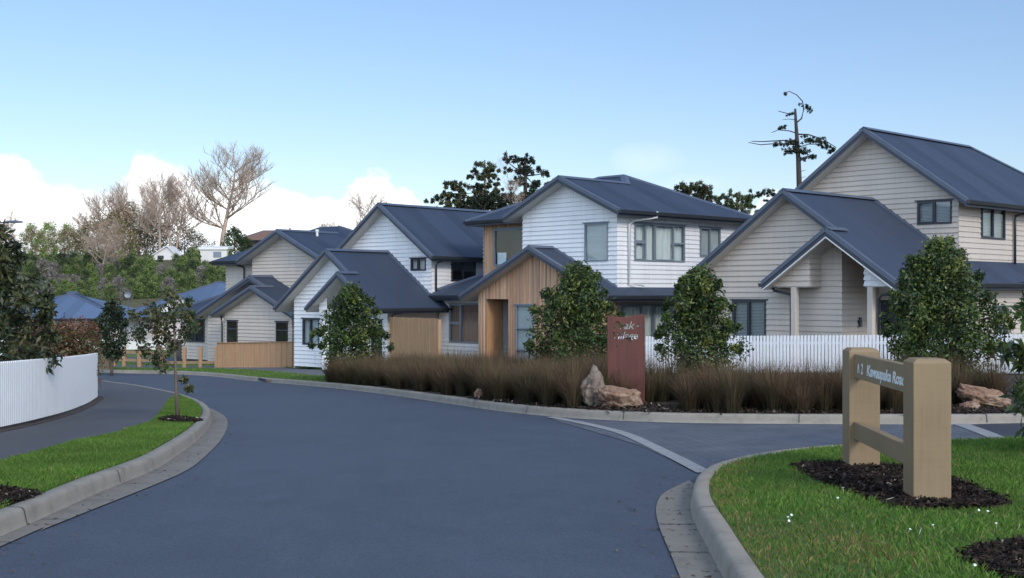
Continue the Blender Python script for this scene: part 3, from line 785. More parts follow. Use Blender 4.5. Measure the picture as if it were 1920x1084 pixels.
pipe(H, [(1.55, -.56, 2.92), (1.55, -.55, 2.72), (.75, -.14, 2.58), (.55, -.1, 2.45), (.55, -.1, .36), (1.1, -.3, .27)], 'soffit_white')
pipe(H, [(7.6, -.56, 2.92), (7.6, -.55, 2.72), (7.1, -.14, 2.58), (6.95, -.1, 2.45), (6.95, -.1, .3)], 'soffit_white')

# ---- A: tan house furthest left of the row
H = House('two_storey_house', 'tan weatherboard house behind the low timber fence at the left end of the row', 'house', 573, 56, 39, -3.35)
o = -.95   # shift along b
wall(H, (0, 4.71+o), (0, o), gable_top(4.71+o, o, 2.4+o, 2.93, .455), -1.6, (), 'tan')
wall(H, (0, o), (7.5, o), 1.55, -3.2, (), 'tan'); wall(H, (.95, 7.95+o), (.95, 4.71+o), 1.54, -1.2, (), 'tan'); wall(H, (.95, 4.71+o), (0, 4.71+o), 1.6, -1.2, (), 'tan')
wall(H, (7.5, o), (7.5, 7.95+o), 1.5, -3.2, (), 'tan'); wall(H, (7.5, 7.95+o), (.95, 7.95+o), 1.5, -3.2, (), 'tan')
E_, RZ, s = 1.61, 2.93, .455; pk = E_+s*3.8
roof(H, [([(-.5, -.5+o, E_), (8, -.5+o, E_), (4.2, 3.3+o, pk), (3.3, 2.4+o, RZ+.002), (-.5, 2.4+o, RZ)], 'eiiir'),
         ([(-.5, 2.4+o, RZ), (3.3, 2.4+o, RZ), (.4, 5.3+o, E_), (-.5, 5.3+o, E_)], 'iier'),
         ([(.4, 5.3+o, E_), (3.3, 2.4+o, RZ), (4.2, 3.3+o, pk), (4.2, 4.65+o, pk), (.4, 8.45+o, E_)], 'iiiie'),
         ([(.4, 8.45+o, E_), (4.2, 4.65+o, pk), (8, 8.45+o, E_)], 'iie'),
         ([(8, -.5+o, E_), (8, 8.45+o, E_), (4.2, 4.65+o, pk), (4.2, 3.3+o, pk)], 'eiii')],
     ridges=[((-.5, 2.4+o, RZ), (3.3, 2.4+o, RZ)), ((4.2, 3.3+o, pk), (8, -.5+o, E_))])
mb = MB(); mb.tube([(1.6, 1.0, 2.0), (1.6, 1.0, 2.98)], .06, 8); mb.tube([(1.6, 1.0, 2.92), (1.6, 1.0, 3.02)], .09, 8); H.build(mb, 'flue', M['soffit_white'])
s = .43; Z = .785
def zl(b): return Z-s*abs(b-2.32)
e0 = zl(6.25)
roof(H, [([(-1.4, 2.32, Z), (-1.4, 1.22, zl(1.22)), (-2.2, 1.22, zl(1.22)), (-2.2, -1.65, zl(-1.65)), (7.5, -1.65, zl(-1.65)), (7.5, o-.02, zl(o-.02)), (0, o-.02, zl(o-.02)), (0, 2.32, Z)], 'rireriii'),
         ([(-1.4, 2.32, Z), (-1.4, 6.25, e0), (-.5, 6.25, e0), (.95, 4.8, e0+s*1.45), (.95, 2.32, Z)], 'reiii'),
         ([(-.5, 6.25, e0), (-.5, 9.8, e0), (2.2, 7.1, e0+s*2.7), (.95, 7.0, e0+s*1.45), (.95, 4.8, e0+s*1.45)], 'eiiii'),
         ([(-.5, 9.8, e0), (6, 9.8, e0), (6, 7.1, e0+s*2.7), (2.2, 7.1, e0+s*2.7)], 'eiii'),
         ([(-2.2, 1.22, zl(1.22)+.004), (-2.2, 4.08, zl(1.22)-s*2.86), (-.9, 4.08, zl(1.22)-s*2.86), (-.9, 1.22, zl(1.22)+.004)], 'reii')],
     ridges=[((-1.4, 2.32, Z), (0, 2.32, Z)), ((-2.2, 1.22, zl(1.22)), (-.95, 1.22, zl(1.22))), ((-.5, 9.8, e0), (2.2, 7.1, e0+s*2.7))])
wall(H, (-1.8, 3.55), (-1.8, -1.15), gable_top(3.55, -1.15, 1.22, zl(1.22), s), -3.3,
     [dict(u=(.18, .95), z=(-2.35, -1.26), cols=[(1, [.66, .34])]), dict(u=(3.65, 4.45), z=(-2.35, -1.26), cols=[(1, [.66, .34])])], 'tan')
wall(H, (-.9, 3.6), (-1.8, 3.6), -.9, -3.3, (), 'tan')
wall(H, (-.9, 6.0), (-.9, 3.6), gable_top(6.0, 3.6, 2.32, Z, s), -3.3, (), 'tan')
wall(H, (0, 6.0), (-.9, 6.0), -1.0, -3.3, (), 'tan')
wall(H, (0, 9.3), (0, 6.0), -1.0, -3.3, [dict(u=(.5, 1.85), z=(-2.45, -1.30), cols=[(.45, [1]), (.55, [1])])], 'tan')
wall(H, (6, 9.3), (0, 9.3), -1.0, -3.3, (), 'tan'); wall(H, (-1.8, -1.15), (6, -1.15), -.9, -3.3, (), 'tan')
pipe(H, [(-1.7, 3.95, -1.05), (-1.88, 3.72, -1.2), (-1.88, 3.66, -1.35), (-1.88, 3.66, -3.3)])
pipe(H, [(.6, 6.3, 1.5), (.85, 5.6, 1.3), (.86, 5.5, 1.2), (.86, 5.5, -.4)])

# ------------------------------------------------------------------ vegetation
def leaf_cloud(cen, rad, n, size, cols, up=.35, elong=2.0, jitter=.16, clump_col=None):
    """n folded leaves around clump centres; each leaf 2 triangles folded on the midrib"""
    K = len(cen); ci = rng.integers(0, K, n)
    d = rng.normal(size=(n, 3)); d /= np.linalg.norm(d, axis=1)[:, None]
    r = rng.random(n)**.45
    p = cen[ci] + d*(rad[ci]*r)[:, None]
    nrm = d*.6 + rng.normal(size=(n, 3))*.7 + np.array([0, 0, up]); nrm /= np.linalg.norm(nrm, axis=1)[:, None]
    ax = np.cross(nrm, rng.normal(size=(n, 3))); ax[:, 2] -= .35; ax -= nrm*(ax*nrm).sum(1)[:, None]; ax /= np.linalg.norm(ax, axis=1)[:, None]
    sd = np.cross(nrm, ax); s = size*(.6+.8*rng.random(n))[:, None]
    w = s/elong
    tip = p+ax*s; mid = p+ax*s*.45+nrm*s*-.10
    v = np.stack([p, mid+sd*w*.5+nrm*s*.12, tip, mid-sd*w*.5+nrm*s*.12], 1).reshape(-1, 3)
    b = np.arange(n)*4
    f = np.concatenate([np.stack([b, b+1, b+2], 1), np.stack([b, b+2, b+3], 1)])
    cols = np.array(cols); K2 = len(cols)
    cc = rng.integers(0, K2, K) if clump_col is None else clump_col
    own = np.where(rng.random(n) < .55, cc[ci], rng.integers(0, K2, n))
    c = cols[own]*(1+rng.normal(size=(n, 1))*jitter)
    return v, f, np.clip(np.repeat(c, 4, 0), .004, 1)

GREEN = [(.028,.052,.016),(.050,.088,.022),(.080,.130,.028),(.020,.036,.016),(.155,.180,.040),(.038,.068,.020)]
OLIVE = [(.060,.075,.028),(.085,.095,.035),(.045,.060,.022),(.11,.105,.045)]
DARK = [(.016,.026,.014),(.024,.036,.018),(.034,.046,.020)]
BRIGHT = [(.10,.16,.03),(.14,.19,.045),(.08,.13,.03),(.17,.19,.07)]
RED = [(.26,.055,.030),(.20,.07,.028),(.11,.085,.03),(.07,.085,.028),(.30,.09,.045),(.20,.11,.04)]
BROWN = [(.20,.135,.085),(.15,.115,.055),(.24,.16,.11),(.12,.105,.045)]
GREYT = [(.19,.165,.15),(.145,.125,.115),(.24,.21,.19),(.10,.10,.07)]
def tree(name, label, cat, x, y, z, h, w, n, leaf, pal, group=None, shape='ovate', trunk=.16, tr=.05, bark='bark', clumps=None, crown_name='crown', seedv=None, elong=2.0, stems=1, lean=0, up=.35):
    root = thing(name, label, cat, (x, y, z), 0, group)
    K = clumps or 46; cen = []; rad = []
    zc0 = h*trunk
    for i in range(K):
        t = (i+.5)/K; t = min(.98, t**.9)
        if shape == 'ovate': prof = math.sin(math.pi*min(1, (t*.90+.07)**.62))**.7
        elif shape == 'cone': prof = (1-t)**.7*.95+.08
        elif shape == 'dome': prof = math.sqrt(max(0, 1-(t*1.0)**2.4))
        elif shape == 'flat': prof = .5+.5*math.sin(math.pi*t)
        else: prof = math.sin(math.pi*(t*.85+.12))
        a = i*2.39996+random.uniform(-.4, .4); rr = prof*w/2*math.sqrt(random.uniform(.12, 1))*random.uniform(.72, 1.18)*(1+.13*math.sin(3*a+h*7+t*5))
        rc = w*random.uniform(.06, .15)*(1 if shape != 'cone' else max(.35, 1-t*.7))
        cen.append((math.cos(a)*max(0, rr-rc*.3)+lean*t, math.sin(a)*max(0, rr-rc*.3), zc0+(h-zc0)*t*.97)); rad.append(rc)
    if shape == 'ovate' and n > 6000:          # shoots that stick out of the crown
        for i in range(38):
            t = random.uniform(.25, 1.0); prof = math.sin(math.pi*min(1, (t*.90+.07)**.62))**.7; a = random.uniform(0, 6.28); rr = prof*w/2*random.uniform(.98, 1.16)
            cen.append((math.cos(a)*rr, math.sin(a)*rr, zc0+(h-zc0)*t*random.uniform(.98, 1.05))); rad.append(w*random.uniform(.025, .05))
    cen = np.array(cen); rad = np.array(rad)
    v, f, c = leaf_cloud(cen, rad*1.25, n, leaf, pal, elong=elong, up=up)
    np_mesh(crown_name, v, f, M['leaf'], root, c)
    mb = MB()
    topz = h*.8
    for st in range(stems):
        ox, oy = (0, 0) if stems == 1 else (random.uniform(-.08, .08)*w, random.uniform(-.08, .08)*w)
        pts = [(ox*k/5*2+lean*k/5*.8+random.uniform(-.015, .015)*w, oy*k/5*2+random.uniform(-.015, .015)*w, topz*k/5 - (.15 if k == 0 else 0)) for k in range(6)]
        mb.tube(pts, [tr*(1.15-.19*k) for k in range(6)], 7)
    for i in range(0, K, max(1, K//22)):
        q = Vector(cen[i]); zb = max(zc0*.6, q.z-.35*math.hypot(q.x, q.y)-.1*h); zb = min(zb, topz*.95)
        p0 = Vector((lean*zb/h, 0, zb)); m_ = (p0+q)/2+Vector((0, 0, -.03*h)); mb.tube([p0, m_, q], [tr*.42*(1-zb/h*.5), tr*.25, tr*.1], 5)
    mb.build('trunk', M[bark], root, smooth=True)
    return root
def at(px, py, h=KH):
    x, y = G(px, py, h); return x, y, zg(x, y)+h
def on(x, y, h=KH): return (x, y, zg(x, y)+h)

# four clipped looking young evergreens in front of the houses
def px_tree(cx, d, top, w, **k):
    x = (cx-CX)/F*d; z = zg(x, d)+KH; h = (HY-top)/F*d - z
    return dict(x=x, y=d, z=z-.02, h=h, w=w/F*d, **k)
tree('evergreen_tree', 'dense young evergreen tree beside the tall timber fence, left end of the reeds', 'tree', **px_tree(658, 38.5, 538, 134, n=20000, leaf=.095, pal=GREEN, trunk=.10, tr=.06, clumps=110), group='young evergreen trees in the reed beds')
tree('evergreen_tree', 'broad young evergreen tree in front of the cedar gable, left of the red sign', 'tree', **px_tree(1082, 27.5, 502, 182, n=27000, leaf=.075, pal=GREEN, trunk=.10, tr=.06, clumps=125), group='young evergreen trees in the reed beds')
tree('evergreen_tree', 'young evergreen tree between the red sign and the tan house, before the picket fence', 'tree', **px_tree(1312, 25.5, 504, 150, n=24000, leaf=.072, pal=GREEN+[(.13,.14,.04)], trunk=.10, tr=.06, clumps=115), group='young evergreen trees in the reed beds')
tree('evergreen_tree', 'largest young evergreen tree in front of the tan house, above the reddish boulder', 'tree', **px_tree(1764, 22.5, 460, 222, n=38000, leaf=.072, pal=GREEN+[(.12,.14,.04)], trunk=.10, tr=.07, clumps=170), group='young evergreen trees in the reed beds')
# near tree cut by the right edge, long drooping leaves
tree('broadleaf_tree', 'drooping long leaved tree cut off by the right edge of the photo', 'tree', **px_tree(2022, 12.6, 455, 235, n=7500, leaf=.125, pal=GREEN+[(.06,.10,.05)], trunk=.08, tr=.05, clumps=70, elong=3.2, up=.1))
tree('broadleaf_tree', 'large leaved dark tree behind the curved white fence at the left edge', 'tree', **px_tree(-32, 19.2, 412, 240, n=13000, leaf=.13, pal=DARK+OLIVE+[(.05,.075,.05)], trunk=.08, tr=.07, clumps=70, elong=3.0, up=.1))
# red hedge behind the white fence
def hedge(name, label, cat, x0, x1, d0, d1, top, n, leaf, pal, groupn=None):
    cen = []; rad = []
    for i in range(230):
        t = random.random(); px = x0+(x1-x0)*t; d = d0+(d1-d0)*random.random()
        x = (px-CX)/F*d; zb = zg(x, d)+KH; zt = (HY-top(px))/F*d
        r = random.uniform(.16, .3); cen.append((x, d, zb+(zt-zb-r*.8)*random.random()**.6)); rad.append(r)
    x = ((x0+x1)/2-CX)/F*(d0+d1)/2; y = (d0+d1)/2; z = zg(x, y)+KH
    root = thing(name, label, cat, (x, y, z))
    cen = np.array(cen)-np.array([x, y, z]); v, f, c = leaf_cloud(cen, np.array(rad)*1.2, n, leaf, pal)
    # new growth towards the top is red
    hh = (v[:, 2]/v[:, 2].max()); red = np.array([.22, .055, .035]); k = np.clip((hh-.74)*2.4, 0, .7)*(rng.random(len(hh)//4).repeat(4) < .6)
    c = c*(1-k[:, None])+red*k[:, None]
    np_mesh('foliage', v, f, M['leaf'], root, c)
    mb = MB()
    for i in range(9):
        q = cen[i*9]; mb.tube([(q[0], q[1], -.05), (q[0], q[1], q[2])], [.02, .008], 5)
    mb.build('stems', M['bark'], root)
    return root
hedge('hedge', 'clipped hedge of red tipped leaves behind the curved white fence', 'hedge', 22, 178, 28.5, 30.5, lambda p: 597+4*math.sin(p*.09)+(10 if 100 < p < 125 else 0), 26000, .075, [(.16,.06,.03),(.13,.075,.035),(.09,.085,.03),(.055,.075,.025),(.19,.08,.04),(.15,.10,.045),(.05,.06,.025)])
tree('round_tree', 'small dark round headed tree beside the square timber post', 'tree', **px_tree(210, 52, 563, 78, n=5200, leaf=.13, pal=DARK+[(.04,.065,.028)], trunk=.22, tr=.06, shape='round', clumps=50))

# thin street tree at the left kerb
x, y, z = at(332, 781)
root = thing('street_tree', 'thin young street tree with sparse olive leaves at the left kerb', 'tree', (x, y, z))
sc = y/F
def loc(px, py, dy=0): return Vector(((px-332)*sc, dy, (781-py)*sc))
mb = MB()
mb.tube([loc(333,784), loc(331,740), loc(329,700), loc(328,660), loc(327,620), loc(322,580), loc(318,548)], [.034,.030,.027,.022,.017,.011,.005], 8)
limbs = [((328,690),(312,672),(300,655)), ((328,668),(310,625),(292,590)), ((327,650),(345,610),(352,570)), ((328,640),(300,610),(272,600)), ((327,620),(335,590),(340,560)), ((326,610),(305,580),(285,560)), ((329,700),(322,672),(318,650)), ((327,640),(345,625),(362,600)), ((328,655),(296,650),(270,655)), ((329,705),(338,712),(345,735)), ((327,600),(312,570),(305,550)), ((328,650),(350,648),(358,630))]
for j, l in enumerate(limbs):
    dy = random.uniform(-.35, .35); mb.tube([loc(*l[0]), loc(*l[1], dy*.6), loc(*l[2], dy)], [.012, .008, .003], 5)
mb.build('trunk', M['bark'], root, smooth=True)
cl = [(318,552,14),(322,575,20),(300,585,16),(345,585,18),(285,580,16),(272,600,18),(258,615,14),(300,605,16),(335,610,20),(356,608,16),(310,625,16),(345,630,12),(290,640,14),(300,660,18),(285,675,16),(270,655,14),(312,688,12),(325,650,9),(262,632,12),(358,590,9),(330,565,14),(250,590,9),(350,567,9),(366,612,8),(358,727,4),(345,712,3),(295,620,12),(322,598,12)]
cen = np.array([tuple(loc(a, b, random.uniform(-.3, .3))) for a, b, r in cl]); rad = np.array([r*sc for a, b, r in cl])
nn_ = rad**2
v, f, c = leaf_cloud(np.repeat(cen, 1, 0), rad*1.05, 2500, .075, OLIVE+[(.045,.07,.03),(.13,.10,.035)], up=.1)
np_mesh('crown', v, f, M['leaf'], root, c)

M['twig'] = bark_mat('fine_twigs', (.52, .41, .33))
# bare winter trees on the hill
def bare(name, label, px, py_base, d, py_top, wpx, depth=5, trunks=1, group='bare winter trees on the hill', seed=1, bark='bark_pale', spread=.55, lean=0, first=.28, r0=None):
    random.seed(seed)
    x = (px-CX)/F*d; z = zg(x, d); z = min(z, (HY-py_base)/F*d); h = (HY-py_top)/F*d-z; W = wpx/F*d
    root = thing(name, label, 'tree', (x, d, z-.3), 0, group)
    V = []; Fc = []; TIPS = []
    def seg(p0, p1, r0_, r1_, n):
        dd = (p1-p0); L_ = dd.length
        if L_ < 1e-5: return
        dd /= L_; a = dd.cross(Vector((.3, .2, .9))).normalized(); b = dd.cross(a); k = len(V)
        for P_, r_ in ((p0, r0_), (p1, r1_)):
            for j in range(n): t = 2*math.pi*j/n; V.append(tuple(P_+a*math.cos(t)*r_+b*math.sin(t)*r_))
        for j in range(n): j2 = (j+1) % n; Fc.append((k+j, k+j2, k+n+j2, k+n+j))
    def grow(p, dirn, L_, r, lev):
        k = 4 if lev < 3 else 3; q = p; dd = dirn.copy()
        for i in range(k):
            dd = (dd+Vector((random.uniform(-.22, .22), random.uniform(-.22, .22), random.uniform(-.05, .16)))).normalized()
            q2 = q+dd*L_/k; seg(q, q2, r*(1-.35*i/k), r*(1-.35*(i+1)/k), 5 if lev < 2 else 3); q = q2
            if lev < depth and random.random() < .92:
                a = random.uniform(0, 6.28); sv = Vector((math.cos(a), math.sin(a), random.uniform(0, .9))).normalized()
                grow(q, (dd*.6+sv*.8).normalized(), L_*random.uniform(.42, .68), r*.5, min(depth, lev+1))
        if lev >= depth-1: TIPS.append((tuple(q), tuple(dd)))
        if lev >= depth: return
        for j in range(2):
            a = random.uniform(0, 6.28); sv = Vector((math.cos(a), math.sin(a), .1)); nd = (dd+sv*spread*random.uniform(.7, 1.3)+Vector((0, 0, .08))).normalized()
            grow(q, nd, L_*random.uniform(.60, .80), r*.62, lev+1)
    for t_ in range(trunks):
        q = Vector(((t_-(trunks-1)/2)*.06*W, 0, 0)); dd = Vector((lean+(t_-(trunks-1)/2)*.25, 0, 1)).normalized(); K_ = 9; rr = r0 or h*.02
        for i in range(K_):
            dd = (dd+Vector((random.uniform(-.09, .09)-lean*.12, random.uniform(-.09, .09), .06))).normalized(); q2 = q+dd*h*.74/K_
            seg(q, q2, rr*(1-.085*i), rr*(1-.085*(i+1)), 7); q = q2
            if i >= 2:
                for _ in range(3 if trunks == 1 else 2):
                    a = random.uniform(-.7, .7)+(math.pi if random.random() < .5 else 0); up_ = random.uniform(.25, .7)+.05*i
                    grow(q, Vector((math.cos(a), math.sin(a), up_)).normalized(), W*.30*(1.15-.07*i)*random.uniform(.8, 1.2), rr*(.46-.03*i), 2)
        grow(q, dd, h*.12, rr*.25, 2)
    v = np.array(V); top_ = np.percentile(v[:, 2], 99.7); v[:, 2] *= h/top_
    ww = np.percentile(np.abs(v[:, 0]-v[:, 0].mean()), 99)*2; fx = min(2.2, max(.5, W/ww)); v[:, 0] *= fx; v[:, 1] *= fx
    quad = np.array(Fc); np_mesh('branches', v, quad, M[bark], root)
    tp = np.array([a for a, b in TIPS]); td = np.array([b for a, b in TIPS]); tp[:, 2] *= h/top_; tp[:, :2] *= fx
    m = int(min(7000, 3200+W*260)); ii = rng.integers(0, len(tp), m); dr_ = td[ii]*.8+rng.normal(size=(m, 3))*.55; dr_ /= np.linalg.norm(dr_, axis=1)[:, None]
    sv_ = np.cross(dr_, rng.normal(size=(m, 3))); sv_ /= np.linalg.norm(sv_, axis=1)[:, None]; L2_ = rng.uniform(.25, .8, m)[:, None]*h/17
    p0_ = tp[ii]+rng.normal(size=(m, 3))*.12*h/17; wv_ = .008*d/190
    tv = np.stack([p0_-sv_*wv_, p0_+sv_*wv_, p0_+dr_*L2_], 1).reshape(-1, 3); np_mesh('twigs', tv, np.arange(m*3).reshape(-1, 3), M['twig'], root)
    return root
bare('bare_tree', 'tallest bare winter tree behind the pale shed on the hill', 415, 480, 200, 264, 150, 5, seed=5, first=.22, spread=.5, r0=.42)
bare('bare_tree', 'bare winter tree with two stems right of the white gabled house', 325, 482, 195, 318, 110, 5, 2, seed=12, first=.30, r0=.26)
bare('bare_tree', 'leaning bare winter tree at the white gabled house, second of the cluster', 302, 482, 190, 325, 95, 5, 1, seed=23, lean=-.28, first=.32, r0=.26)
bare('bare_tree', 'bare winter tree with dense brown twigs in the middle of the cluster', 255, 485, 205, 335, 110, 5, 2, seed=31, first=.28, r0=.28)
bare('bare_tree', 'leftmost spreading bare winter tree of the cluster', 205, 485, 200, 352, 110, 5, 1, seed=41, first=.25, lean=-.2, r0=.28)
bare('bare_tree', 'slender pale bare tree standing in front of the hill cluster', 190, 520, 150, 408, 75, 5, 1, seed=52, first=.35, r0=.14)
bare('bare_tree', 'bare winter tree above the ridge of the white steep gabled house', 700, 440, 160, 357, 110, 5, 1, seed=61, first=.3, r0=.2)
bare('bare_tree', 'small bare tree at the left edge behind the street lamp', 14, 470, 150, 385, 46, 5, 1, seed=71, first=.35, r0=.12)
bare('bare_tree', 'small bare tree showing over the roof between the tan and the white house', 618, 440, 190, 412, 55, 5, 1, seed=77, first=.35, r0=.12)
bare('bare_tree', 'thin bare tree among the dark trees behind the middle houses', 955, 400, 118, 296, 60, 5, 1, seed=81, bark='bark', first=.4, r0=.10)
random.seed(99)

# dark trees behind the middle houses
def pads(name, label, px, d, base, top, padlist, pal, leaf, n, bark='bark_dark', tr=.2, group=None, trunk=None, limbs=True, flat=.45):
    x = (px-CX)/F*d; z0 = zg(x, d)-.2; s = d/F
    root = thing(name, label, 'tree', (x, d, z0), 0, group)
    def L_(a, b, dy=0): return Vector(((a-px)*s, dy, (HY-b)*s-z0))
    mb = MB(); tk = trunk or [(px, base), (px, (base+top)/2), (px, top)]
    pts = [Vector(((tk[0][0]-px)*s, 0, 0))]+[L_(a, b) for a, b in tk]
    mb.tube(pts, [tr*1.3]+[tr*(1-.8*i/len(tk)) for i in range(len(tk))], 8)
    cen = []; rad = []
    for (a, b, r) in padlist:
        dy = random.uniform(-1, 1)*r*s*1.2; q = L_(a, b, dy); cen.append(tuple(q)); rad.append(r*s)
        if limbs:
            zt = q.z-abs(q.x)*.35; best = min(range(len(pts)-1), key=lambda i: abs((pts[i].z+pts[i+1].z)/2-zt)); p0 = pts[best].lerp(pts[best+1], .5)
            m_ = p0.lerp(q, .55)+Vector((0, 0, random.uniform(-.1, .25))); mb.tube([p0, m_, q], [tr*.34, tr*.2, tr*.06], 5)
    mb.build('trunk', M[bark], root, smooth=True)
    cen = np.array(cen); rad = np.array(rad); w_ = rad**2/ (rad**2).sum()
    idxs = rng.choice(len(cen), size=len(cen)*9, p=w_); c2 = cen[idxs]+rng.normal(size=(len(idxs), 3))*rad[idxs][:, None]*[.85, .85, .34]; r2 = rad[idxs]*rng.uniform(.16, .42, len(idxs))
    v, f, c = leaf_cloud(np.concatenate([cen, c2]), np.concatenate([rad*.42, r2]), int(n*2.8), leaf*.68, pal, elong=2.6)
    np_mesh('crown', v, f, M['leaf'], root, c)
    return root
pads('dark_pine_tree', 'black green tree with ragged flat branches behind the middle houses', 985, 120, 420, 300, [(945,298,9),(965,300,10),(985,298,10),(1000,303,8),(1010,318,12),(990,315,12),(1025,325,8),(970,322,9),(955,318,7),(975,345,13),(1000,345,12),(985,365,16),(960,372,16),(1010,362,14),(1030,345,8),(940,385,16),(1020,378,12),(995,385,16)], DARK, .30, 7000, tr=.28)
pads('tall_pine_tree', 'tall slender olive topped pine rising behind the middle houses', 909, 125, 420, 300, [(905,310,14),(918,318,13),(892,325,10),(880,330,6),(925,330,10),(905,335,9),(915,350,9),(930,345,8),(925,368,15),(940,375,12),(905,365,8)], OLIVE, .28, 5200, tr=.16, bark='bark')
pads('spreading_tree', 'spreading olive tree at the left end of the dark trees behind the middle houses', 862, 118, 420, 345, [(850,345,10),(862,352,12),(842,362,10),(828,370,10),(812,375,8),(870,365,13),(855,380,14),(880,378,14),(840,388,12),(893,362,10),(890,392,14),(866,395,14),(905,385,12)], OLIVE+DARK, .30, 6500, tr=.2, bark='bark')
pads('dark_pine_tree', 'low dark tree just above the steep roof, left of the cedar clad upper storey', 905, 112, 430, 355, [(895,350,8),(900,368,10),(915,378,12),(895,385,12),(930,385,12),(945,392,10),(880,398,12),(960,398,10)], DARK, .28, 4500, tr=.2)
pads('umbrella_tree', 'flat topped umbrella shaped tree behind the middle house roof', 1310, 120, 440, 352, [(1280,354,11),(1298,352,13),(1315,354,12),(1328,360,11),(1338,370,10),(1345,380,9),(1310,366,9),(1290,362,8),(1325,374,9)], OLIVE+DARK, .26, 4800, tr=.22)
pads('small_leafy_tree', 'small leafy tree right of the umbrella shaped tree', 1382, 110, 450, 365, [(1365,370,10),(1383,366,11),(1398,372,10),(1408,384,8),(1372,382,12),(1390,388,13),(1360,390,10),(1405,396,9),(1380,402,12)], OLIVE+GREEN, .22, 4600, tr=.16)
pads('dead_topped_pine', 'tall broken topped pine with sparse tiers of branches behind the tan house', 1497, 72, 470, 205, [(1512,200,6),(1520,205,5),(1482,213,4),(1473,175,3),(1465,240,4),(1472,236,3),(1480,268,8),(1465,270,7),(1492,266,8),(1455,272,5),(1520,262,8),(1535,266,8),(1550,272,7),(1562,280,5),(1508,255,4),(1485,280,9),(1475,286,5),(1508,288,7),(1520,294,6),(1500,283,7),(1505,298,5),(1545,268,6),(1558,284,4),(1430,362,8),(1442,358,6),(1422,368,5),(1450,364,6),(1435,376,4)], DARK, .15, 3600, tr=.19,
     trunk=[(1500,470),(1499,360),(1497,300),(1494,255),(1492,225),(1491,204)], limbs=False)
# its bare limbs
r = [o for o in C.objects if o.name.startswith('dead_topped_pine')][0]; s = 72/F; z0 = r.location.z
def L2(a, b, dy=0): return ((a-1497)*s, dy, (HY-b)*s-z0)
mb = MB()
for pl, r0_ in (([(1492,232),(1503,222),(1507,205),(1505,190),(1494,178),(1480,171),(1472,174)], .05), ([(1491,212),(1478,213),(1460,208)], .04), ([(1492,225),(1480,223),(1468,224)], .025), ([(1494,250),(1480,245),(1460,243),(1448,248)], .04),
        ([(1496,268),(1470,263),(1430,265),(1410,264)], .05), ([(1496,272),(1460,269),(1425,272),(1402,268)], .045), ([(1497,252),(1515,253),(1540,262),(1565,278)], .05), ([(1498,276),(1515,271),(1540,272)], .035), ([(1498,290),(1485,284),(1474,282)], .04), ([(1499,300),(1510,300)], .03), ([(1500,322),(1512,318)], .02), ([(1500,335),(1510,331)], .015), ([(1500,360),(1470,368),(1440,362),(1420,366)], .05), ([(1499,280),(1515,290),(1528,296)], .04), ([(1507,205),(1515,203)], .02), ([(1500,372),(1465,376),(1435,378)], .03)):
    dy = random.uniform(-.5, .5); n_ = len(pl); mb.tube([L2(a, b, dy*i/n_) for i, (a, b) in enumerate(pl)], [r0_*(1-.75*i/n_) for i in range(n_)], 5)
mb.build('branches', M['bark_dark'], r, smooth=True)

# hillside shrubs: a few kinds, copied
protos = []
def shrub_proto(name, label, cat, pal, n, leaf, shape, group, bark='bark', h=3.2, w=3.4):
    t_ = tree(name, label, cat, 0, 0, 0, h, w, n, leaf, pal, group, shape=shape, trunk=.03, tr=.07, bark=bark, clumps=40); return t_
SH = {}
def bri(p, k): return [mul(c, k) for c in p]  # brightens a palette; sunlight on the hill is put into the leaf colours
SH['dark'] = shrub_proto('hillside_shrub', 'dark green bushy shrub on the hillside beyond the roofs', 'shrub', bri(DARK, 2.1)+[(.09,.13,.035)], 2600, .21, 'dome', 'dark green shrubs on the hillside')
SH['green'] = shrub_proto('hillside_shrub', 'mid green bushy shrub on the hillside beyond the roofs', 'shrub', bri(GREEN+BRIGHT, 1.6), 2600, .21, 'dome', 'mid green shrubs on the hillside')
SH['grey'] = shrub_proto('leafless_shrub', 'grey twiggy leafless shrub among the green ones on the hillside', 'shrub', bri(GREYT, 1.4), 1700, .24, 'dome', 'grey leafless shrubs on the hillside')
SH['cone'] = shrub_proto('hillside_shrub', 'bright green upright shrub on the hillside', 'shrub', bri(GREEN+BRIGHT, 2.0), 2400, .20, 'cone', 'upright green shrubs on the hillside', h=4, w=2.4)
SH['bright'] = shrub_proto('pine_tree', 'sunlit bright green pine at the far left skyline', 'tree', bri(BRIGHT+BRIGHT+GREEN, 2.3), 4200, .30, 'dome', 'bright green pines on the skyline', h=9, w=7)
SH['brown'] = shrub_proto('twiggy_tree', 'brownish twiggy tree along the top of the hill', 'tree', bri(BROWN+BROWN+OLIVE, 1.7), 2600, .22, 'dome', 'brown twiggy trees on the hill top', h=5, w=7)
used = set()
def place(kind, px, py, d, sc_=1.0, sx=1.0):
    x = (px-CX)/F*d; z = (HY-py)/F*d; z = min(z, zg(x, d)) if py is not None else zg(x, d)
    o = SH[kind] if kind not in used else copy_tree(SH[kind]); used.add(kind)
    o.location = (x, d, z-.1); o.rotation_euler = (0, 0, random.uniform(0, 6.28)); o.scale = (sc_*sx, sc_*sx, sc_*random.uniform(.9, 1.1))
random.seed(5)
def hill_d(py): # distance at which the hillside shows at that height of the photo
    for d in range(95, 260):
        if HY-F*zg(-60, d)/d < py: return float(d)
    return 200.
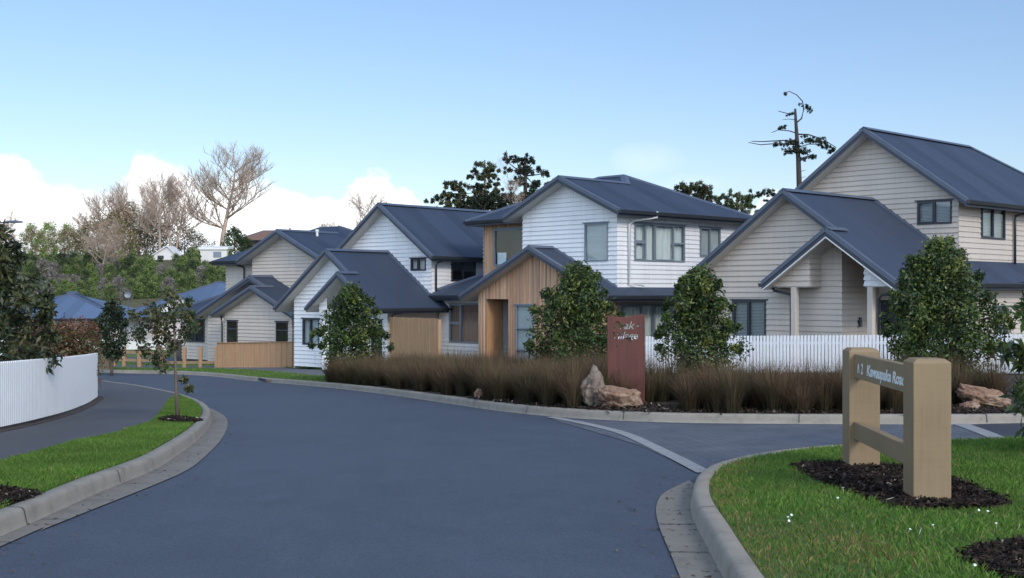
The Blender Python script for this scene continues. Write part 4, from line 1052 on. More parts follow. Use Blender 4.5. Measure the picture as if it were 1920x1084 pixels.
for row, (py, kinds, stepx) in enumerate([(496, 'dgdcdg', 19), (507, 'dgrgdg', 21), (519, 'gdrggr', 22), (532, 'gdgrbg', 24), (546, 'gbdgbr', 25), (560, 'gbdgbr', 27)]):
    px = 40+row*9
    while px < 440+row*4:
        if row < 2 and (268 < px < 338 or 366 < px < 436): px += 12; continue
        k = random.choice(kinds); k = {'d': 'dark', 'g': 'green', 'r': 'grey', 'c': 'cone', 'b': 'green'}[k]
        d = hill_d(py+random.uniform(-4, 4))-1; x = (px-CX)/F*d
        place(k, px, py, d, random.uniform(.5, .8)*d/170, random.uniform(.9, 1.25)); px += stepx*random.uniform(.7, 1.2)
for px, top, d, w_ in ((58, 425, 205, 1.0), (92, 415, 208, 1.15), (128, 422, 206, 1.0), (160, 428, 204, .8), (75, 440, 195, .8)):
    place('bright', px, 490, d, w_*.68)
for px, d, w_ in ((120, 190, .9), (150, 196, .9), (185, 192, 1.1), (215, 196, 1.35), (245, 200, 1.45), (275, 204, 1.1), (345, 207, 1.0), (372, 208, .8), (300, 212, 1.3), (60, 188, .8), (232, 188, .9)):
    place('brown', px, 484, d, w_*1.12, 1.15)
place('green', 282, 494, 172, .42); place('dark', 300, 496, 172, .36); place('green', 330, 494, 173, .45); place('dark', 384, 508, 166, .45); place('dark', 440, 478, 176, 1.35, 1.1); place('dark', 462, 478, 178, 1.1); place('cone', 372, 512, 160, .8); place('cone', 432, 508, 160, .8); place('dark', 640, 478, 205, 1.2)

from mathutils import noise as mnoise
# reed beds along the far kerb (uncountable)
def reeds(name, poly, label, spacing, hgt, seed, hfun=None):
    rg = np.random.default_rng(seed); xs = [p[0] for p in poly]; ys = [p[1] for p in poly]
    P_ = np.array(poly); tufts = []
    def inside(x, y):
        c = False; j = len(poly)-1
        for i in range(len(poly)):
            xi, yi = poly[i]; xj, yj = poly[j]
            if (yi > y) != (yj > y) and x < (xj-xi)*(y-yi)/(yj-yi)+xi: c = not c
            j = i
        return c
    y = min(ys)
    while y < max(ys):
        x = min(xs)
        while x < max(xs):
            a = x+rg.uniform(-.4, .4)*spacing; b = y+rg.uniform(-.4, .4)*spacing
            if inside(a, b): tufts.append((a, b, zg(a, b)+KH))
            x += spacing
        y += spacing*.85
    Vs = []; Fs = []; Cs = []; base_ = 0
    pal = np.array([(.128,.090,.050),(.158,.090,.056),(.108,.100,.050),(.190,.115,.070),(.085,.066,.042)])
    for (a, b, z) in tufts:
        nb = 290; hh = hgt*rg.uniform(.70, 1.18)*(hfun(a, b) if hfun else 1)
        az_ = rg.uniform(0, 2*math.pi, nb); out = rg.random(nb)**.8*.85; r0_ = rg.random(nb)*.13
        L_ = hh*rg.uniform(.45, 1.14, nb); dirx = np.cos(az_); diry = np.sin(az_)
        k = 5; t = np.linspace(0, 1, k)[None, :]
        rad_ = r0_[:, None]+(out*L_)[:, None]*(t**1.7); hz = L_[:, None]*(t-.32*out[:, None]*t**2.2)
        X = a+dirx[:, None]*rad_+rg.normal(size=(nb, 1))*.02; Y = b+diry[:, None]*rad_; Z_ = z-.03+hz
        wd = (.0055*(1.05-t))*np.ones((nb, 1)); px_ = -diry[:, None]; py_ = dirx[:, None]
        v1 = np.stack([X-px_*wd, Y-py_*wd, Z_], 2); v2 = np.stack([X+px_*wd, Y+py_*wd, Z_], 2)
        v = np.stack([v1, v2], 2).reshape(-1, 3)
        q = np.arange(nb)[:, None]*k*2+np.arange(k-1)[None, :]*2; q = q.reshape(-1)
        Fs.append(np.stack([q, q+1, q+3, q+2], 1)+base_); base_ += len(v); Vs.append(v)
        tone = pal[rg.integers(0, len(pal))]*.6+pal[rg.integers(0, len(pal), nb)]*.4
        grn = np.array([.030, .032, .017]); tt = t.T[None]  # dark green culms, brown ends
        cc = grn[None, None]*(1-t[..., None])**1+tone[:, None, :]*(t[..., None]) if tone.ndim == 2 else grn*(1-t[..., None])+tone[None, None]*t[..., None]
        cc = cc*(1+rg.normal(size=(nb, 1, 1))*.15); Cs.append(np.repeat(cc, 2, axis=1).reshape(-1, 3))
    o = np_mesh(name, np.concatenate(Vs), np.concatenate(Fs), M['reed'], None, np.clip(np.concatenate(Cs), .004, 1))
    return tag(o, label, None, None, 'stuff')
fi = far_in
def RH(x, y): return .92+.30*mnoise.noise(Vector((x*.55, y*.55, 3)))+.16*mnoise.noise(Vector((x*1.6, y*1.6, 7)))
def seg_far(px0, px1, front, depth, x_in=None):
    a = min(range(len(fi)), key=lambda i: abs((CX+F*fi[i][0]/fi[i][1])-px0)); b = min(range(len(fi)), key=lambda i: abs((CX+F*fi[i][0]/fi[i][1])-px1))
    s_ = fi[a:b+1]; f1 = offset(fi, front)[a:b+1]; f2 = offset(fi, depth)[a:b+1]; return f1+f2[::-1]
reeds('reed_bed', seg_far(586, 1062, .16, 3.4), 'brown wispy reeds along the kerb left of the red sign', .42, .90, 3, RH)
reeds('reed_bed', seg_far(1055, 1205, 2.3, 4.2), 'brown wispy reeds behind the red sign and boulders', .45, .84, 4, RH)
reeds('reed_bed', seg_far(1210, 1700, .24, 3.4), 'brown wispy reeds in front of the picket fence', .42, .82, 6, RH)
reeds('reed_bed', seg_far(1690, 2060, 1.5, 4.2), 'brown wispy reeds behind the long reddish boulder', .45, .80, 8, RH)

# lawns: real blades
def pxpoly(l): return smooth_path(catmull([G(a, b, KH) for a, b in l]+[G(*l[0], KH)], .15), 2)[:-1]
MP = [pxpoly([(1483,873),(1530,867),(1600,868),(1665,871),(1730,883),(1790,897),(1850,922),(1898,946),(1850,953),(1770,950),(1700,957),(1665,943),(1610,930),(1575,913),(1540,905),(1510,886)]),
      pxpoly([(1795,1045),(1830,1035),(1870,1018),(1930,1010),(1990,1040),(1960,1105),(1890,1085),(1840,1062)]),
      pxpoly([(-90,905),(-20,915),(15,918),(60,922),(96,927),(72,932),(35,941),(0,949),(-60,960),(-110,940)]),
      pxpoly([(297,786),(318,781),(345,783),(374,787),(372,792),(345,792),(315,791)])]
def np_inpoly(q, poly):
    ins = np.zeros(len(q), bool); j = len(poly)-1
    for i in range(len(poly)):
        xi, yi = poly[i]; xj, yj = poly[j]
        if yi != yj: ins ^= ((yi > q[:, 1]) != (yj > q[:, 1])) & (q[:, 0] < (xj-xi)*(q[:, 1]-yi)/(yj-yi)+xi)
        j = i
    return ins
def blades(name, poly, n, hgt, label, seed, avoid=(), pal=None, h0=KH, dead=None, width=.004):
    rg = np.random.default_rng(seed); P_ = np.array(poly); x0, y0 = P_.min(0); x1, y1 = P_.max(0)
    pts = np.empty((0, 2))
    while len(pts) < n:
        q = np.stack([rg.uniform(x0, x1, n), rg.uniform(y0, y1, n)], 1); ins = np.zeros(n, bool); j = len(P_)-1
        for i in range(len(P_)):
            xi, yi = P_[i]; xj, yj = P_[j]
            if yi != yj:
                c_ = ((yi > q[:, 1]) != (yj > q[:, 1])) & (q[:, 0] < (xj-xi)*(q[:, 1]-yi)/(yj-yi)+xi); ins ^= c_
            j = i
        keep = q[ins]
        for (ax_, ay_, rx_, ry_, rot) in avoid:
            ca, sa = math.cos(rot), math.sin(rot); dx = keep[:, 0]-ax_; dy = keep[:, 1]-ay_
            u = (dx*ca+dy*sa)/rx_; v_ = (-dx*sa+dy*ca)/ry_; rr = np.sqrt(u*u+v_*v_)+rg.normal(size=len(keep))*.07; keep = keep[rr > 1]
        for mp_ in MP:
            if len(keep): jt = keep+rg.normal(size=keep.shape)*.035; keep = keep[~np_inpoly(jt, mp_)]
        pts = np.concatenate([pts, keep])
    pts = pts[:n]
    # height lookup on a coarse grid
    gx = np.linspace(x0, x1, 24); gy = np.linspace(y0, y1, 60); Zt = np.array([[zg(a, b) for a in gx] for b in gy])
    ix = np.clip((pts[:, 0]-x0)/(x1-x0)*23, 0, 22.999); iy = np.clip((pts[:, 1]-y0)/(y1-y0)*59, 0, 58.999); i0 = ix.astype(int); j0 = iy.astype(int); fx = ix-i0; fy = iy-j0
    Z_ = Zt[j0, i0]*(1-fx)*(1-fy)+Zt[j0, i0+1]*fx*(1-fy)+Zt[j0+1, i0]*(1-fx)*fy+Zt[j0+1, i0+1]*fx*fy
    zb = Z_+h0-.018
    patch = .5+.5*np.sin(pts[:, 0]*2.1+np.sin(pts[:, 1]*1.7)*1.4)*np.sin(pts[:, 1]*2.6+np.cos(pts[:, 0]*1.3))
    H_ = hgt*rg.uniform(.45, 1.25, n)*(.75+.5*patch); a = rg.uniform(0, 6.28, n); ln = rg.uniform(.1, .75, n)*H_
    b_ = rg.uniform(0, 6.28, n); w_ = width*rg.uniform(.7, 1.4, n)
    sx = np.cos(b_)*w_; sy = np.sin(b_)*w_; X, Y = pts[:, 0], pts[:, 1]
    v = np.stack([np.stack([X-sx, Y-sy, zb], 1), np.stack([X+sx, Y+sy, zb], 1), np.stack([X+np.cos(a)*ln*.35+sx*.8, Y+np.sin(a)*ln*.35+sy*.8, zb+H_*.6], 1), np.stack([X+np.cos(a)*ln, Y+np.sin(a)*ln, zb+H_], 1)], 1).reshape(-1, 3)
    k = np.arange(n)*4; f = np.concatenate([np.stack([k, k+1, k+2], 1), np.stack([k, k+2, k+3], 1)])
    pal = np.array(pal or [(.085,.185,.026),(.108,.220,.034),(.062,.145,.020),(.150,.210,.046)])
    c = pal[rg.integers(0, len(pal), n)]*(.82+.36*patch)[:, None]*(1+rg.normal(size=(n, 1))*.12)
    dd_ = rg.random(n) < .03; c[dd_] = (.26, .21, .09)
    if dead is not None:
        m_ = dead(pts, rg); c[m_] = np.array([(.28,.22,.08),(.22,.16,.07),(.17,.17,.05)])[rg.integers(0, 3, m_.sum())]
    o = np_mesh(name, v, f, M['blade'], None, np.clip(np.repeat(c, 4, 0), .004, 1)); return tag(o, label, None, None, 'stuff')
pm = at(1672, 908); pm2 = on(5.05, 8.3); pml = at(15, 945); pmt = at(338, 789)
near_right = offset(RKp, -.17); j = [i for i, p in enumerate(near_right) if p[1] > 5.6 and p[0] < 9.5]
rlawn = [near_right[i] for i in j] + [(9.5, 5.6)]
def dead_edge(p, rg):
    K_ = np.array([near_right[i] for i in j if near_right[i][1] < 12.3]); d_ = np.sqrt(((p[:, None, ::1]-K_[None, ::3])**2).sum(2)).min(1)
    spot = np.exp(-((p[:, 0]-2.05)**2/.12+(p[:, 1]-7.5)**2/.35))*.8
    return rg.random(len(p)) < np.clip(.75-d_*1.9, 0, 1)*.8+spot*.7
AV = []
blades('grass', rlawn, 210000, .043, 'short green grass on the corner lawn around the street sign', 21, AV, dead=dead_edge, width=.0029)
blades('grass', [(3.3, 11.9), (9.5, 13.6), (9.5, 8), (3.3, 8)], 30000, .045, 'green grass on the lawn behind the street sign', 22, AV)
sl_i = [i for i, p in enumerate(left_in) if 6.5 < p[1] < G(317,750)[1]]
llawn = [left_in[i] for i in sl_i]; llawn = offset(left_in, .06)[sl_i[0]:sl_i[-1]+1] + smooth_path(catmull([(-4.9, 6.5)] + lpath, .5), 2)[::-1]
ml = on(-3.95, 8.35)
blades('grass', llawn, 140000, .043, 'green grass verge between the left kerb and the footpath', 23, [], width=.0036)
blades('grass', vv[::2] + w1[::-1][::2], 26000, .06, 'green grass strip beyond the far kerb', 24, width=.009)
blades('grass', w2[::2] + w3[::-1][::2], 26000, .08, 'green grass in front of the timber fence and white house', 25, width=.011)

# mulch patches in the lawns (chips)
def inpoly(q, poly):
    ins = np.zeros(len(q), bool); j = len(poly)-1
    for i in range(len(poly)):
        xi, yi = poly[i]; xj, yj = poly[j]
        if yi != yj: ins ^= ((yi > q[:, 1]) != (yj > q[:, 1])) & (q[:, 0] < (xj-xi)*(q[:, 1]-yi)/(yj-yi)+xi)
        j = i
    return ins
def mulch_patch(poly, n, label, seed):
    rg = np.random.default_rng(seed)
    tag(sheet('mulch_patch', poly, M['mulch'], KH-.006, step=.5), kind='structure')
    P_ = np.array(poly); lo, hi = P_.min(0), P_.max(0); q = rg.uniform(lo, hi, (n*4, 2)); q = q[inpoly(q+rg.normal(size=q.shape)*.03, poly)][:n]; n = len(q); X, Y = q[:, 0], q[:, 1]
    Z_ = np.array([zg(x_, y_) for x_, y_ in zip(X, Y)])+KH+rg.uniform(.0, .028, n)
    d = rg.normal(size=(n, 3))*[1, 1, .35]; d /= np.linalg.norm(d, axis=1)[:, None]; s_ = np.cross(d, rg.normal(size=(n, 3))*[.3, .3, 1]); s_ /= np.linalg.norm(s_, axis=1)[:, None]
    L_ = rg.uniform(.012, .04, n)[:, None]; w_ = rg.uniform(.004, .010, n)[:, None]; c0 = np.stack([X, Y, Z_], 1)
    v = np.stack([c0-d*L_-s_*w_, c0+d*L_-s_*w_, c0+d*L_+s_*w_, c0-d*L_+s_*w_], 1).reshape(-1, 3); k = np.arange(n)*4; f = np.stack([k, k+1, k+2, k+3], 1)
    pal = np.array([(.016,.012,.010),(.028,.020,.016),(.045,.032,.025),(.075,.055,.040)]); c = pal[np.minimum(3, (rg.random(n)**1.8*4).astype(int))]
    lt = rg.random(n) < .008; c[lt] = (.42, .36, .28)
    tag(np_mesh('bark_chips', v, f, M['reed'], None, np.repeat(c, 4, 0)), label, None, None, 'stuff')
mulch_patch(MP[0], 9000, 'dark bark chips around the street sign posts', 1)
mulch_patch(MP[1], 4000, 'dark bark chips at the bottom right corner of the lawn', 2)
mulch_patch(MP[2], 4500, 'dark bark chips in the left verge at the photo edge', 3)
mulch_patch(MP[3], 1800, 'dark bark chips around the thin street tree', 4)
# chips along the far kerb bed
def kerb_chips(px0, px1, n, seed):
    rg = np.random.default_rng(seed); poly = seg_far(px0, px1, .04, 1.6); h_ = len(poly)//2; i = rg.integers(0, h_, n); t = rg.random(n)
    A_ = np.array(poly[:h_])[i]; B_ = np.array(poly[::-1][:h_])[i]; q = A_+(B_-A_)*t[:, None]+rg.normal(size=(n, 2))*.08
    Z_ = np.array([zg(a, b) for a, b in q])+KH+rg.uniform(-.005, .03, n); c0 = np.stack([q[:, 0], q[:, 1], Z_], 1)
    d = rg.normal(size=(n, 3))*[1, 1, .3]; d /= np.linalg.norm(d, axis=1)[:, None]; s_ = np.cross(d, [0, 0, 1.]); L_ = rg.uniform(.02, .06, n)[:, None]; w_ = .012
    v = np.stack([c0-d*L_-s_*w_, c0+d*L_-s_*w_, c0+d*L_+s_*w_, c0-d*L_+s_*w_], 1).reshape(-1, 3); k = np.arange(n)*4
    pal = np.array([(.022,.016,.012),(.045,.032,.024),(.08,.055,.04)]); c = pal[rg.integers(0, 3, n)]; c[rg.random(n) < .03] = (.4, .36, .3)
    tag(np_mesh('bark_chips', v, np.stack([k, k+1, k+2, k+3], 1), M['reed'], None, np.repeat(c, 4, 0)), 'dark bark chips behind the far kerb', None, None, 'stuff')
kerb_chips(880, 1920, 14000, 9)
# daisies in the lawn
mb = MB()
daisy_spots = [(1478,970),(1484,966),(1479,977),(1706,993),(1727,991),(1750,985),(1912,984),(1868,982),(1835,957),(1852,959),(1571,934),(1581,915),(1828,1060)]
dn = 0
proto_d = None
for (a, b) in daisy_spots:
    x, y, z = at(a, b, KH+.035)
    if proto_d is None:
        m_ = MB(); k = 7
        for i in range(k):
            t0 = 2*math.pi*i/k; t1 = t0+.7; m_.add([(0, 0, .002), (.008*math.cos(t0), .008*math.sin(t0), .004), (.010*math.cos((t0+t1)/2), .010*math.sin((t0+t1)/2), .005), (.008*math.cos(t1), .008*math.sin(t1), .004)], [(0,1,2,3)])
        m_.tube([(0, 0, -.04), (0, 0, .002)], .0012, 4)
        o = m_.build('daisy', M['flower']); tag(o, 'tiny white daisy in the corner lawn grass', 'flower', 'white daisies in the corner lawn'); proto_d = o
    else: o = proto_d.copy(); C.objects.link(o)
    o.location = (x, y, z); o.rotation_euler = (random.uniform(-.6, .6)+.5, random.uniform(-.4, .4), 0)

# fallen leaves and grit along the gutters and lawn edge
def litter(name, path, d0, d1, y0, y1, n, h, seed, label):
    rg = np.random.default_rng(seed); a_ = offset(path, d0); b_ = offset(path, d1); sel = [i for i, p in enumerate(path) if y0 < p[1] < y1]; i = rg.choice(sel, n); t = rg.random(n)**1.6
    q = np.array([a_[k] for k in i])*(1-t[:, None])+np.array([b_[k] for k in i])*t[:, None]+rg.normal(size=(n, 2))*.03
    Z_ = np.array([zg(a, b) for a, b in q])+h; c0 = np.stack([q[:, 0], q[:, 1], Z_], 1); an = rg.uniform(0, 6.28, n); L_ = rg.uniform(.006, .024, n)
    dx = np.stack([np.cos(an)*L_, np.sin(an)*L_, rg.uniform(0, .3, n)*L_], 1); dy = np.stack([-np.sin(an)*L_*.45, np.cos(an)*L_*.45, np.zeros(n)], 1)
    v = np.stack([c0-dx, c0-dy, c0+dx, c0+dy], 1).reshape(-1, 3); k = np.arange(n)*4
    pal = np.array([(.06,.04,.025),(.12,.075,.035),(.03,.025,.02),(.2,.14,.07)]); tag(np_mesh(name, v, np.stack([k, k+1, k+2, k+3], 1), M['reed'], None, np.repeat(pal[rg.integers(0, 4, n)], 4, 0)), label, None, None, 'stuff')
litter('fallen_leaves', RKp, .02, .6, 6, 14, 420, .014, 31, 'tiny dead leaves and grit in the right gutter')
litter('fallen_leaves', LKp, -.02, -.7, 7, 24, 420, .014, 32, 'tiny dead leaves and grit in the left gutter')
litter('fallen_leaves', FKp, -.02, -1.0, 17, 34, 700, .008, 33, 'tiny dead leaves and grit along the far kerb')
# ------------------------------------------------------------------ fences
def picket_run(path, base_h, top_fn, pitch, wpick, thick=.018, gapz=.05, curve=True):
    """picket geometry along a dense xy path"""
    mb = MB(); acc = 0; n = 0; out = []
    L_ = [0]
    for i in range(1, len(path)): L_.append(L_[-1]+math.dist(path[i], path[i-1]))
    s_ = 0; i = 0
    while s_ < L_[-1]-.01:
        while L_[i+1] < s_: i += 1
        f_ = (s_-L_[i])/(L_[i+1]-L_[i]); x = path[i][0]+(path[i+1][0]-path[i][0])*f_; y = path[i][1]+(path[i+1][1]-path[i][1])*f_
        t = Vector((path[i+1][0]-path[i][0], path[i+1][1]-path[i][1])).normalized(); out.append((x, y, t)); s_ += pitch
    for x, y, t in out:
        nrm = Vector((t.y, -t.x)); zb = zg(x, y)+KH+gapz; zt = top_fn(x, y); w2 = wpick/2; ch = .02
        P_ = lambda u, o_, z: (x+t.x*u+nrm.x*o_, y+t.y*u+nrm.y*o_, z)
        pr = [(-w2, zb), (w2, zb), (w2, zt-ch), (w2*.55, zt), (-w2*.55, zt), (-w2, zt-ch)]
        k = len(mb.v); mb.v += [P_(u, thick, z) for u, z in pr]+[P_(u, 0, z) for u, z in pr]
        mb.f.append(tuple(k+q for q in range(6))); mb.f.append(tuple(k+6+q for q in range(6))[::-1]); mb.m += [0, 0]
        for q in range(6): q2 = (q+1) % 6; mb.f.append((k+q2, k+q, k+6+q, k+6+q2)); mb.m.append(0)
    return mb, out
# right picket fence
A_ = Vector((14.5, 26.2)); B_ = Vector((3.1, 35.55))
rp_ = [tuple(A_.lerp(B_, i/60)) for i in range(61)][::-1]
def rtop(x, y): return -.035*y+.055 if True else 0
def rtop(x, y):
    t = (Vector((x, y))-A_).dot((B_-A_).normalized())/(B_-A_).length; zA = -(624.5-HY)/F*26.2; zB = -(631-HY)/F*35.55; return zA+(zB-zA)*t
fr = thing('picket_fence', 'straight white picket fence in front of the tan house', 'fence', (A_.x, A_.y, zg(A_.x, A_.y)+KH))
mb, pk_ = picket_run(rp_, KH, rtop, .098, .063)
mb.build('pickets', M['white_paint'], fr, off=fr.location)
mbr = MB()
for dz in (.20, .88):
    for i in range(0, 60, 6):
        a = rp_[i]; b = rp_[min(60, i+6)]; t = (Vector(b)-Vector(a)).normalized(); nb = Vector((-t.y, t.x))*.03
        mbr.beam((a[0]+nb.x, a[1]+nb.y, rtop(*a)-dz), (b[0]+nb.x, b[1]+nb.y, rtop(*b)-dz), .04, .075)
mbr.build('rail', M['white_paint'], fr, off=fr.location)
for i in range(0, len(pk_), 13):
    x, y, t = pk_[i]; nb = Vector((-t.y, t.x))*.075; m_ = MB(); m_.box(-.055, -.045, 0, .055, .045, rtop(x, y)-.05-zg(x, y)-KH+.06)
    o = m_.build('fence_post', M['white_paint'], fr); o.location = (x+nb.x-fr.location.x, y+nb.y-fr.location.y, zg(x, y)+KH-.06-fr.location.z); o.rotation_euler = (0, 0, math.atan2(t.y, t.x))
# curved white fence on the left
lo_ = lfp
def ltop(x, y): return zg(x, y)+KH+.94+.012*max(0, y-16)
fl_ = thing('curved_white_fence', 'curved close boarded white fence beside the left footpath', 'fence', (lfp[60][0], lfp[60][1], zg(*lfp[60])+KH))
mb, pk2 = picket_run(lo_, KH, ltop, .092, .078, gapz=.045)
mb.build('pickets', M['white_paint'], fl_, off=fl_.location)
mbr = MB()
for dz in (.15, .68):
    for i in range(0, len(lo_)-3, 3):
        a, b = lo_[i], lo_[i+3]; t = (Vector(b)-Vector(a)).normalized(); nb = Vector((-t.y, t.x))*.028
        mbr.beam((a[0]+nb.x, a[1]+nb.y, ltop(*a)-dz), (b[0]+nb.x, b[1]+nb.y, ltop(*b)-dz), .04, .07)
mbr.build('rail', M['white_paint'], fl_, off=fl_.location)

# timber board fences
def board_fence(name, label, a, b, zt0, zt1, cap=True, pitch=.15, mat='pine', ground=None):
    a = Vector(a); b = Vector(b); W_ = (b-a).length; U_ = (b-a)/W_; N_ = Vector((U_.y, -U_.x)); gz = zg(a.x, a.y)+KH
    root = thing(name, label, 'fence', (a.x, a.y, gz)); mb = MB(); n_ = int(W_/pitch)
    for i in range(n_):
        u0 = W_*i/n_+.003; u1 = W_*(i+1)/n_-.003; o_ = .018 if i % 2 else .0; o_ += random.uniform(-.003, .003)
        zt = zt0+(zt1-zt0)*i/n_-gz-(.03 if cap else random.uniform(0, .02)); q = [a+U_*u0, a+U_*u1]
        zb = zg(q[0].x, q[0].y)+KH-gz-.02
        pts = [q[0]+N_*(o_+.02), q[1]+N_*(o_+.02), q[1]+N_*o_, q[0]+N_*o_]
        mb.hexa([(p.x-a.x, p.y-a.y, zb) for p in pts]+[(p.x-a.x, p.y-a.y, zt) for p in pts])
    mb.build('boards', M[mat], root)
    m2 = MB(); e = b-a
    if cap: m2.beam((N_.x*.02, N_.y*.02, zt0-gz-.012), (e.x+N_.x*.02, e.y+N_.y*.02, zt1-gz-.012), .12, .03); m2.build('capping_rail', M[mat], root)
    for t in np.linspace(0, 1, max(2, int(W_/1.9)+1)):
        m3 = MB(); m3.box(-.05, -.05, -.1, .05, .05, zt0+(zt1-zt0)*t-gz-.04); o = m3.build('fence_post', M[mat], root); p = e*t-N_*.06; o.location = (p.x, p.y, 0)
    return root
board_fence('timber_fence', 'low new timber board fence in front of the tan house on the left', P(408,0,54.6).xy, P(549,0,52.6).xy, -(642-HY)/F*54.6, -(640.5-HY)/F*52.6)
board_fence('timber_fence', 'tall new timber board fence between the two white houses', P(731,0,47.3).xy, P(822,0,43.9).xy, -(594-HY)/F*47.3, -(597.5-HY)/F*43.6, cap=False, pitch=.2)
# open post and rail fence
pr_ = [(262,656,0),(283,658,0),(344,652,0),(378,650,0)]
fr2 = thing('post_and_rail_fence', 'low open post and rail timber fence left of the timber board fence', 'fence', on(P(344,0,55).x, 55))
def ploc(px, d): x = (px-CX)/F*d; return x, d, zg(x, d)+KH
PRs = [(214, 57.5), (233, 57.2), (262, 56.8), (303, 56.2), (346, 55.6), (376, 55.2), (406, 54.7)]
for px, d in PRs:
    x, y, z = ploc(px, d); m3 = MB(); wv = .075 if px > 300 or px < 240 else .09
    m3.box(-wv, -wv, -.1, wv, wv, .92 if px != 262 else .95); o = m3.build('fence_post', M['pine_old'], fr2, bevel=.01); o.location = Vector((x, y, z))-fr2.location
for (p0, d0), (p1, d1) in zip(PRs, PRs[1:]):
    for hz in ((.22,) if p0 > 290 else (.30, .66)):
        a = Vector(ploc(p0, d0))-fr2.location; b = Vector(ploc(p1, d1))-fr2.location; m3 = MB(); m3.beam(a+Vector((0, 0, hz)), b+Vector((0, 0, hz)), .05, .12); m3.build('rail', M['pine_old'], fr2)
# pale board wall beyond
x, y, z = ploc(215, 75); root = thing('low_white_wall', 'low white rendered wall behind the post and rail fence', 'wall', (x, y, z)); mb = MB(); mb.box(-3, -.08, -.1, 3.2, .08, .55); mb.box(-3.05, -.12, .55, 3.25, .12, .60); mb.build('wall', M['plaster'], root)

# ------------------------------------------------------------------ big square timber post, left
def cap_post(mb, cx, cy, z0, z1, w, ch=.035, rot=0):
    h = w/2; ca, sa = math.cos(rot), math.sin(rot)
    def q(u, v_, z): return (cx+u*ca-v_*sa, cy+u*sa+v_*ca, z)
    ring = lambda s_, z: [q(-s_, -s_, z), q(s_, -s_, z), q(s_, s_, z), q(-s_, s_, z)]
    k = len(mb.v); mb.v += ring(h, z0)+ring(h, z1-ch*.8)+ring(h-ch, z1)
    for l in (0, 1):
        for i in range(4): j_ = (i+1) % 4; mb.f.append((k+l*4+i, k+l*4+j_, k+l*4+4+j_, k+l*4+4+i)); mb.m.append(0)
    mb.f.append((k+8, k+9, k+10, k+11)); mb.m.append(0)
def sign_timber():
    t = NT('stained_sign_timber'); c = (.210, .150, .082)
    sw = t.noise(t.coord('Object', (.6, .6, 42)), 1.6, 2, .6); g = t.noise(t.coord('Object', (16, 16, .5)), 2.0, 7, .7); ck = t.noise(t.coord('Object', (9, 9, .3)), 1.9, 4, .5)
    big = t.noise(t.coord(), 2.2, 5)
    k = t.mix(.45, t.mix(.25, g, sw), big)
    col = t.ramp(k, [(.28, mul(c, .74)), (.5, c), (.72, mul(c, 1.2))])
    cr = t.ramp(ck, [(.27, (.62, .58, .54)), (.29, (1, 1, 1))])
    t.base(t.mix(1.0, col, cr, 'MULTIPLY')); t.rough(.72)
    t.bump(t.mix(.6, sw, g), .25, .004); return t.mat
M['sign_timber'] = sign_timber()
x, y, z = ploc(198, 54.8); root = thing('timber_marker_post', 'thick square timber post beside the round tree across the road', 'post', (x, y, z)); mb = MB(); cap_post(mb, 0, 0, -.1, 1.15, .42, .03); mb.build('post', M['sign_timber'], root)

# ------------------------------------------------------------------ street name sign
SA = Vector((3.20, 9.42)); SB = Vector((3.30, 11.55)); gz = zg(SA.x, SA.y)+KH; gzb = zg(SB.x, SB.y)+KH
sign = thing('street_sign', 'thick timber street name sign with two square posts on the corner lawn', 'sign', (SA.x, SA.y, gz))
rot = math.atan2((SB-SA).y, (SB-SA).x)-math.pi/2
ztA = -(671-HY)/F*9.3; 
for p, gz_, zt in ((SA, gz, -.500), (SB, gzb, -.515)):
    mb = MB(); cap_post(mb, 0, 0, gz_-gz-.1, zt-gz, .285, .035, R(-2.5)); o = mb.build('post', M['sign_timber'], sign, bevel=.006); o.location = (p.x-SA.x, p.y-SA.y, 0)
d_ = (SB-SA).normalized(); 
def rail_(name, z0a, z1a, z0b, z1b, side, th=.075):
    n_ = Vector((-d_.y, d_.x)); mb = MB(); a = SA+d_*.14; b = SB-d_*.14
    pts = []
    for p, zz0, zz1 in ((a, z0a, z1a), (b, z0b, z1b)):
        for o_ in (side-th/2, side+th/2):
            q = p+n_*o_; pts.append((q, zz0, zz1))
    (p0, l0, h0), (p1, l1, h1), (p2, l2, h2), (p3, l3, h3) = pts
    V_ = [(p0.x, p0.y, l0), (p2.x, p2.y, l2), (p3.x, p3.y, l3), (p1.x, p1.y, l1), (p0.x, p0.y, h0), (p2.x, p2.y, h2), (p3.x, p3.y, h3), (p1.x, p1.y, h1)]
    mb.hexa([(x_-SA.x, y_-SA.y, z_-gz) for x_, y_, z_ in V_]); return mb.build(name, M['sign_timber'], sign, bevel=.005)
SIDE = .06
nb_ = rail_('name_board', -.790, -.568, -.790, -.568, SIDE, .07)
rail_('lower_rail', -1.36, -1.20, -1.36, -1.20, SIDE, .08)
def text_mesh(txt, size, extr, shear=.0, off=0, spacing=1.0, align='LEFT'):
    cu = bpy.data.curves.new('t', 'FONT'); cu.body = txt; cu.size = size; cu.extrude = extr; cu.shear = shear; cu.offset = off; cu.space_character = spacing; cu.align_x = align; cu.resolution_u = 3
    o = bpy.data.objects.new('t', cu); C.objects.link(o); dg = bpy.context.evaluated_depsgraph_get(); dg.update()
    me = bpy.data.meshes.new_from_object(o.evaluated_get(dg)); bpy.data.objects.remove(o); return me
def put_text(name, txt, parent, size, loc, xdir, zdir, mat, extr=.002, sx=1.0, **k):
    me = text_mesh(txt, size, extr, **k); xd = Vector(xdir).normalized(); zd = Vector(zdir).normalized(); nd = xd.cross(zd)
    m_ = Matrix((xd*sx, zd, nd)).transposed().to_4x4(); m_.translation = loc; me.transform(m_); me.materials.clear(); me.materials.append(M[mat])
    o = bpy.data.objects.new(name, me); C.objects.link(o); o.parent = parent; return o
n_ = Vector((-d_.y, d_.x)); st = SB-d_*.27+n_*(SIDE+.035+.002)
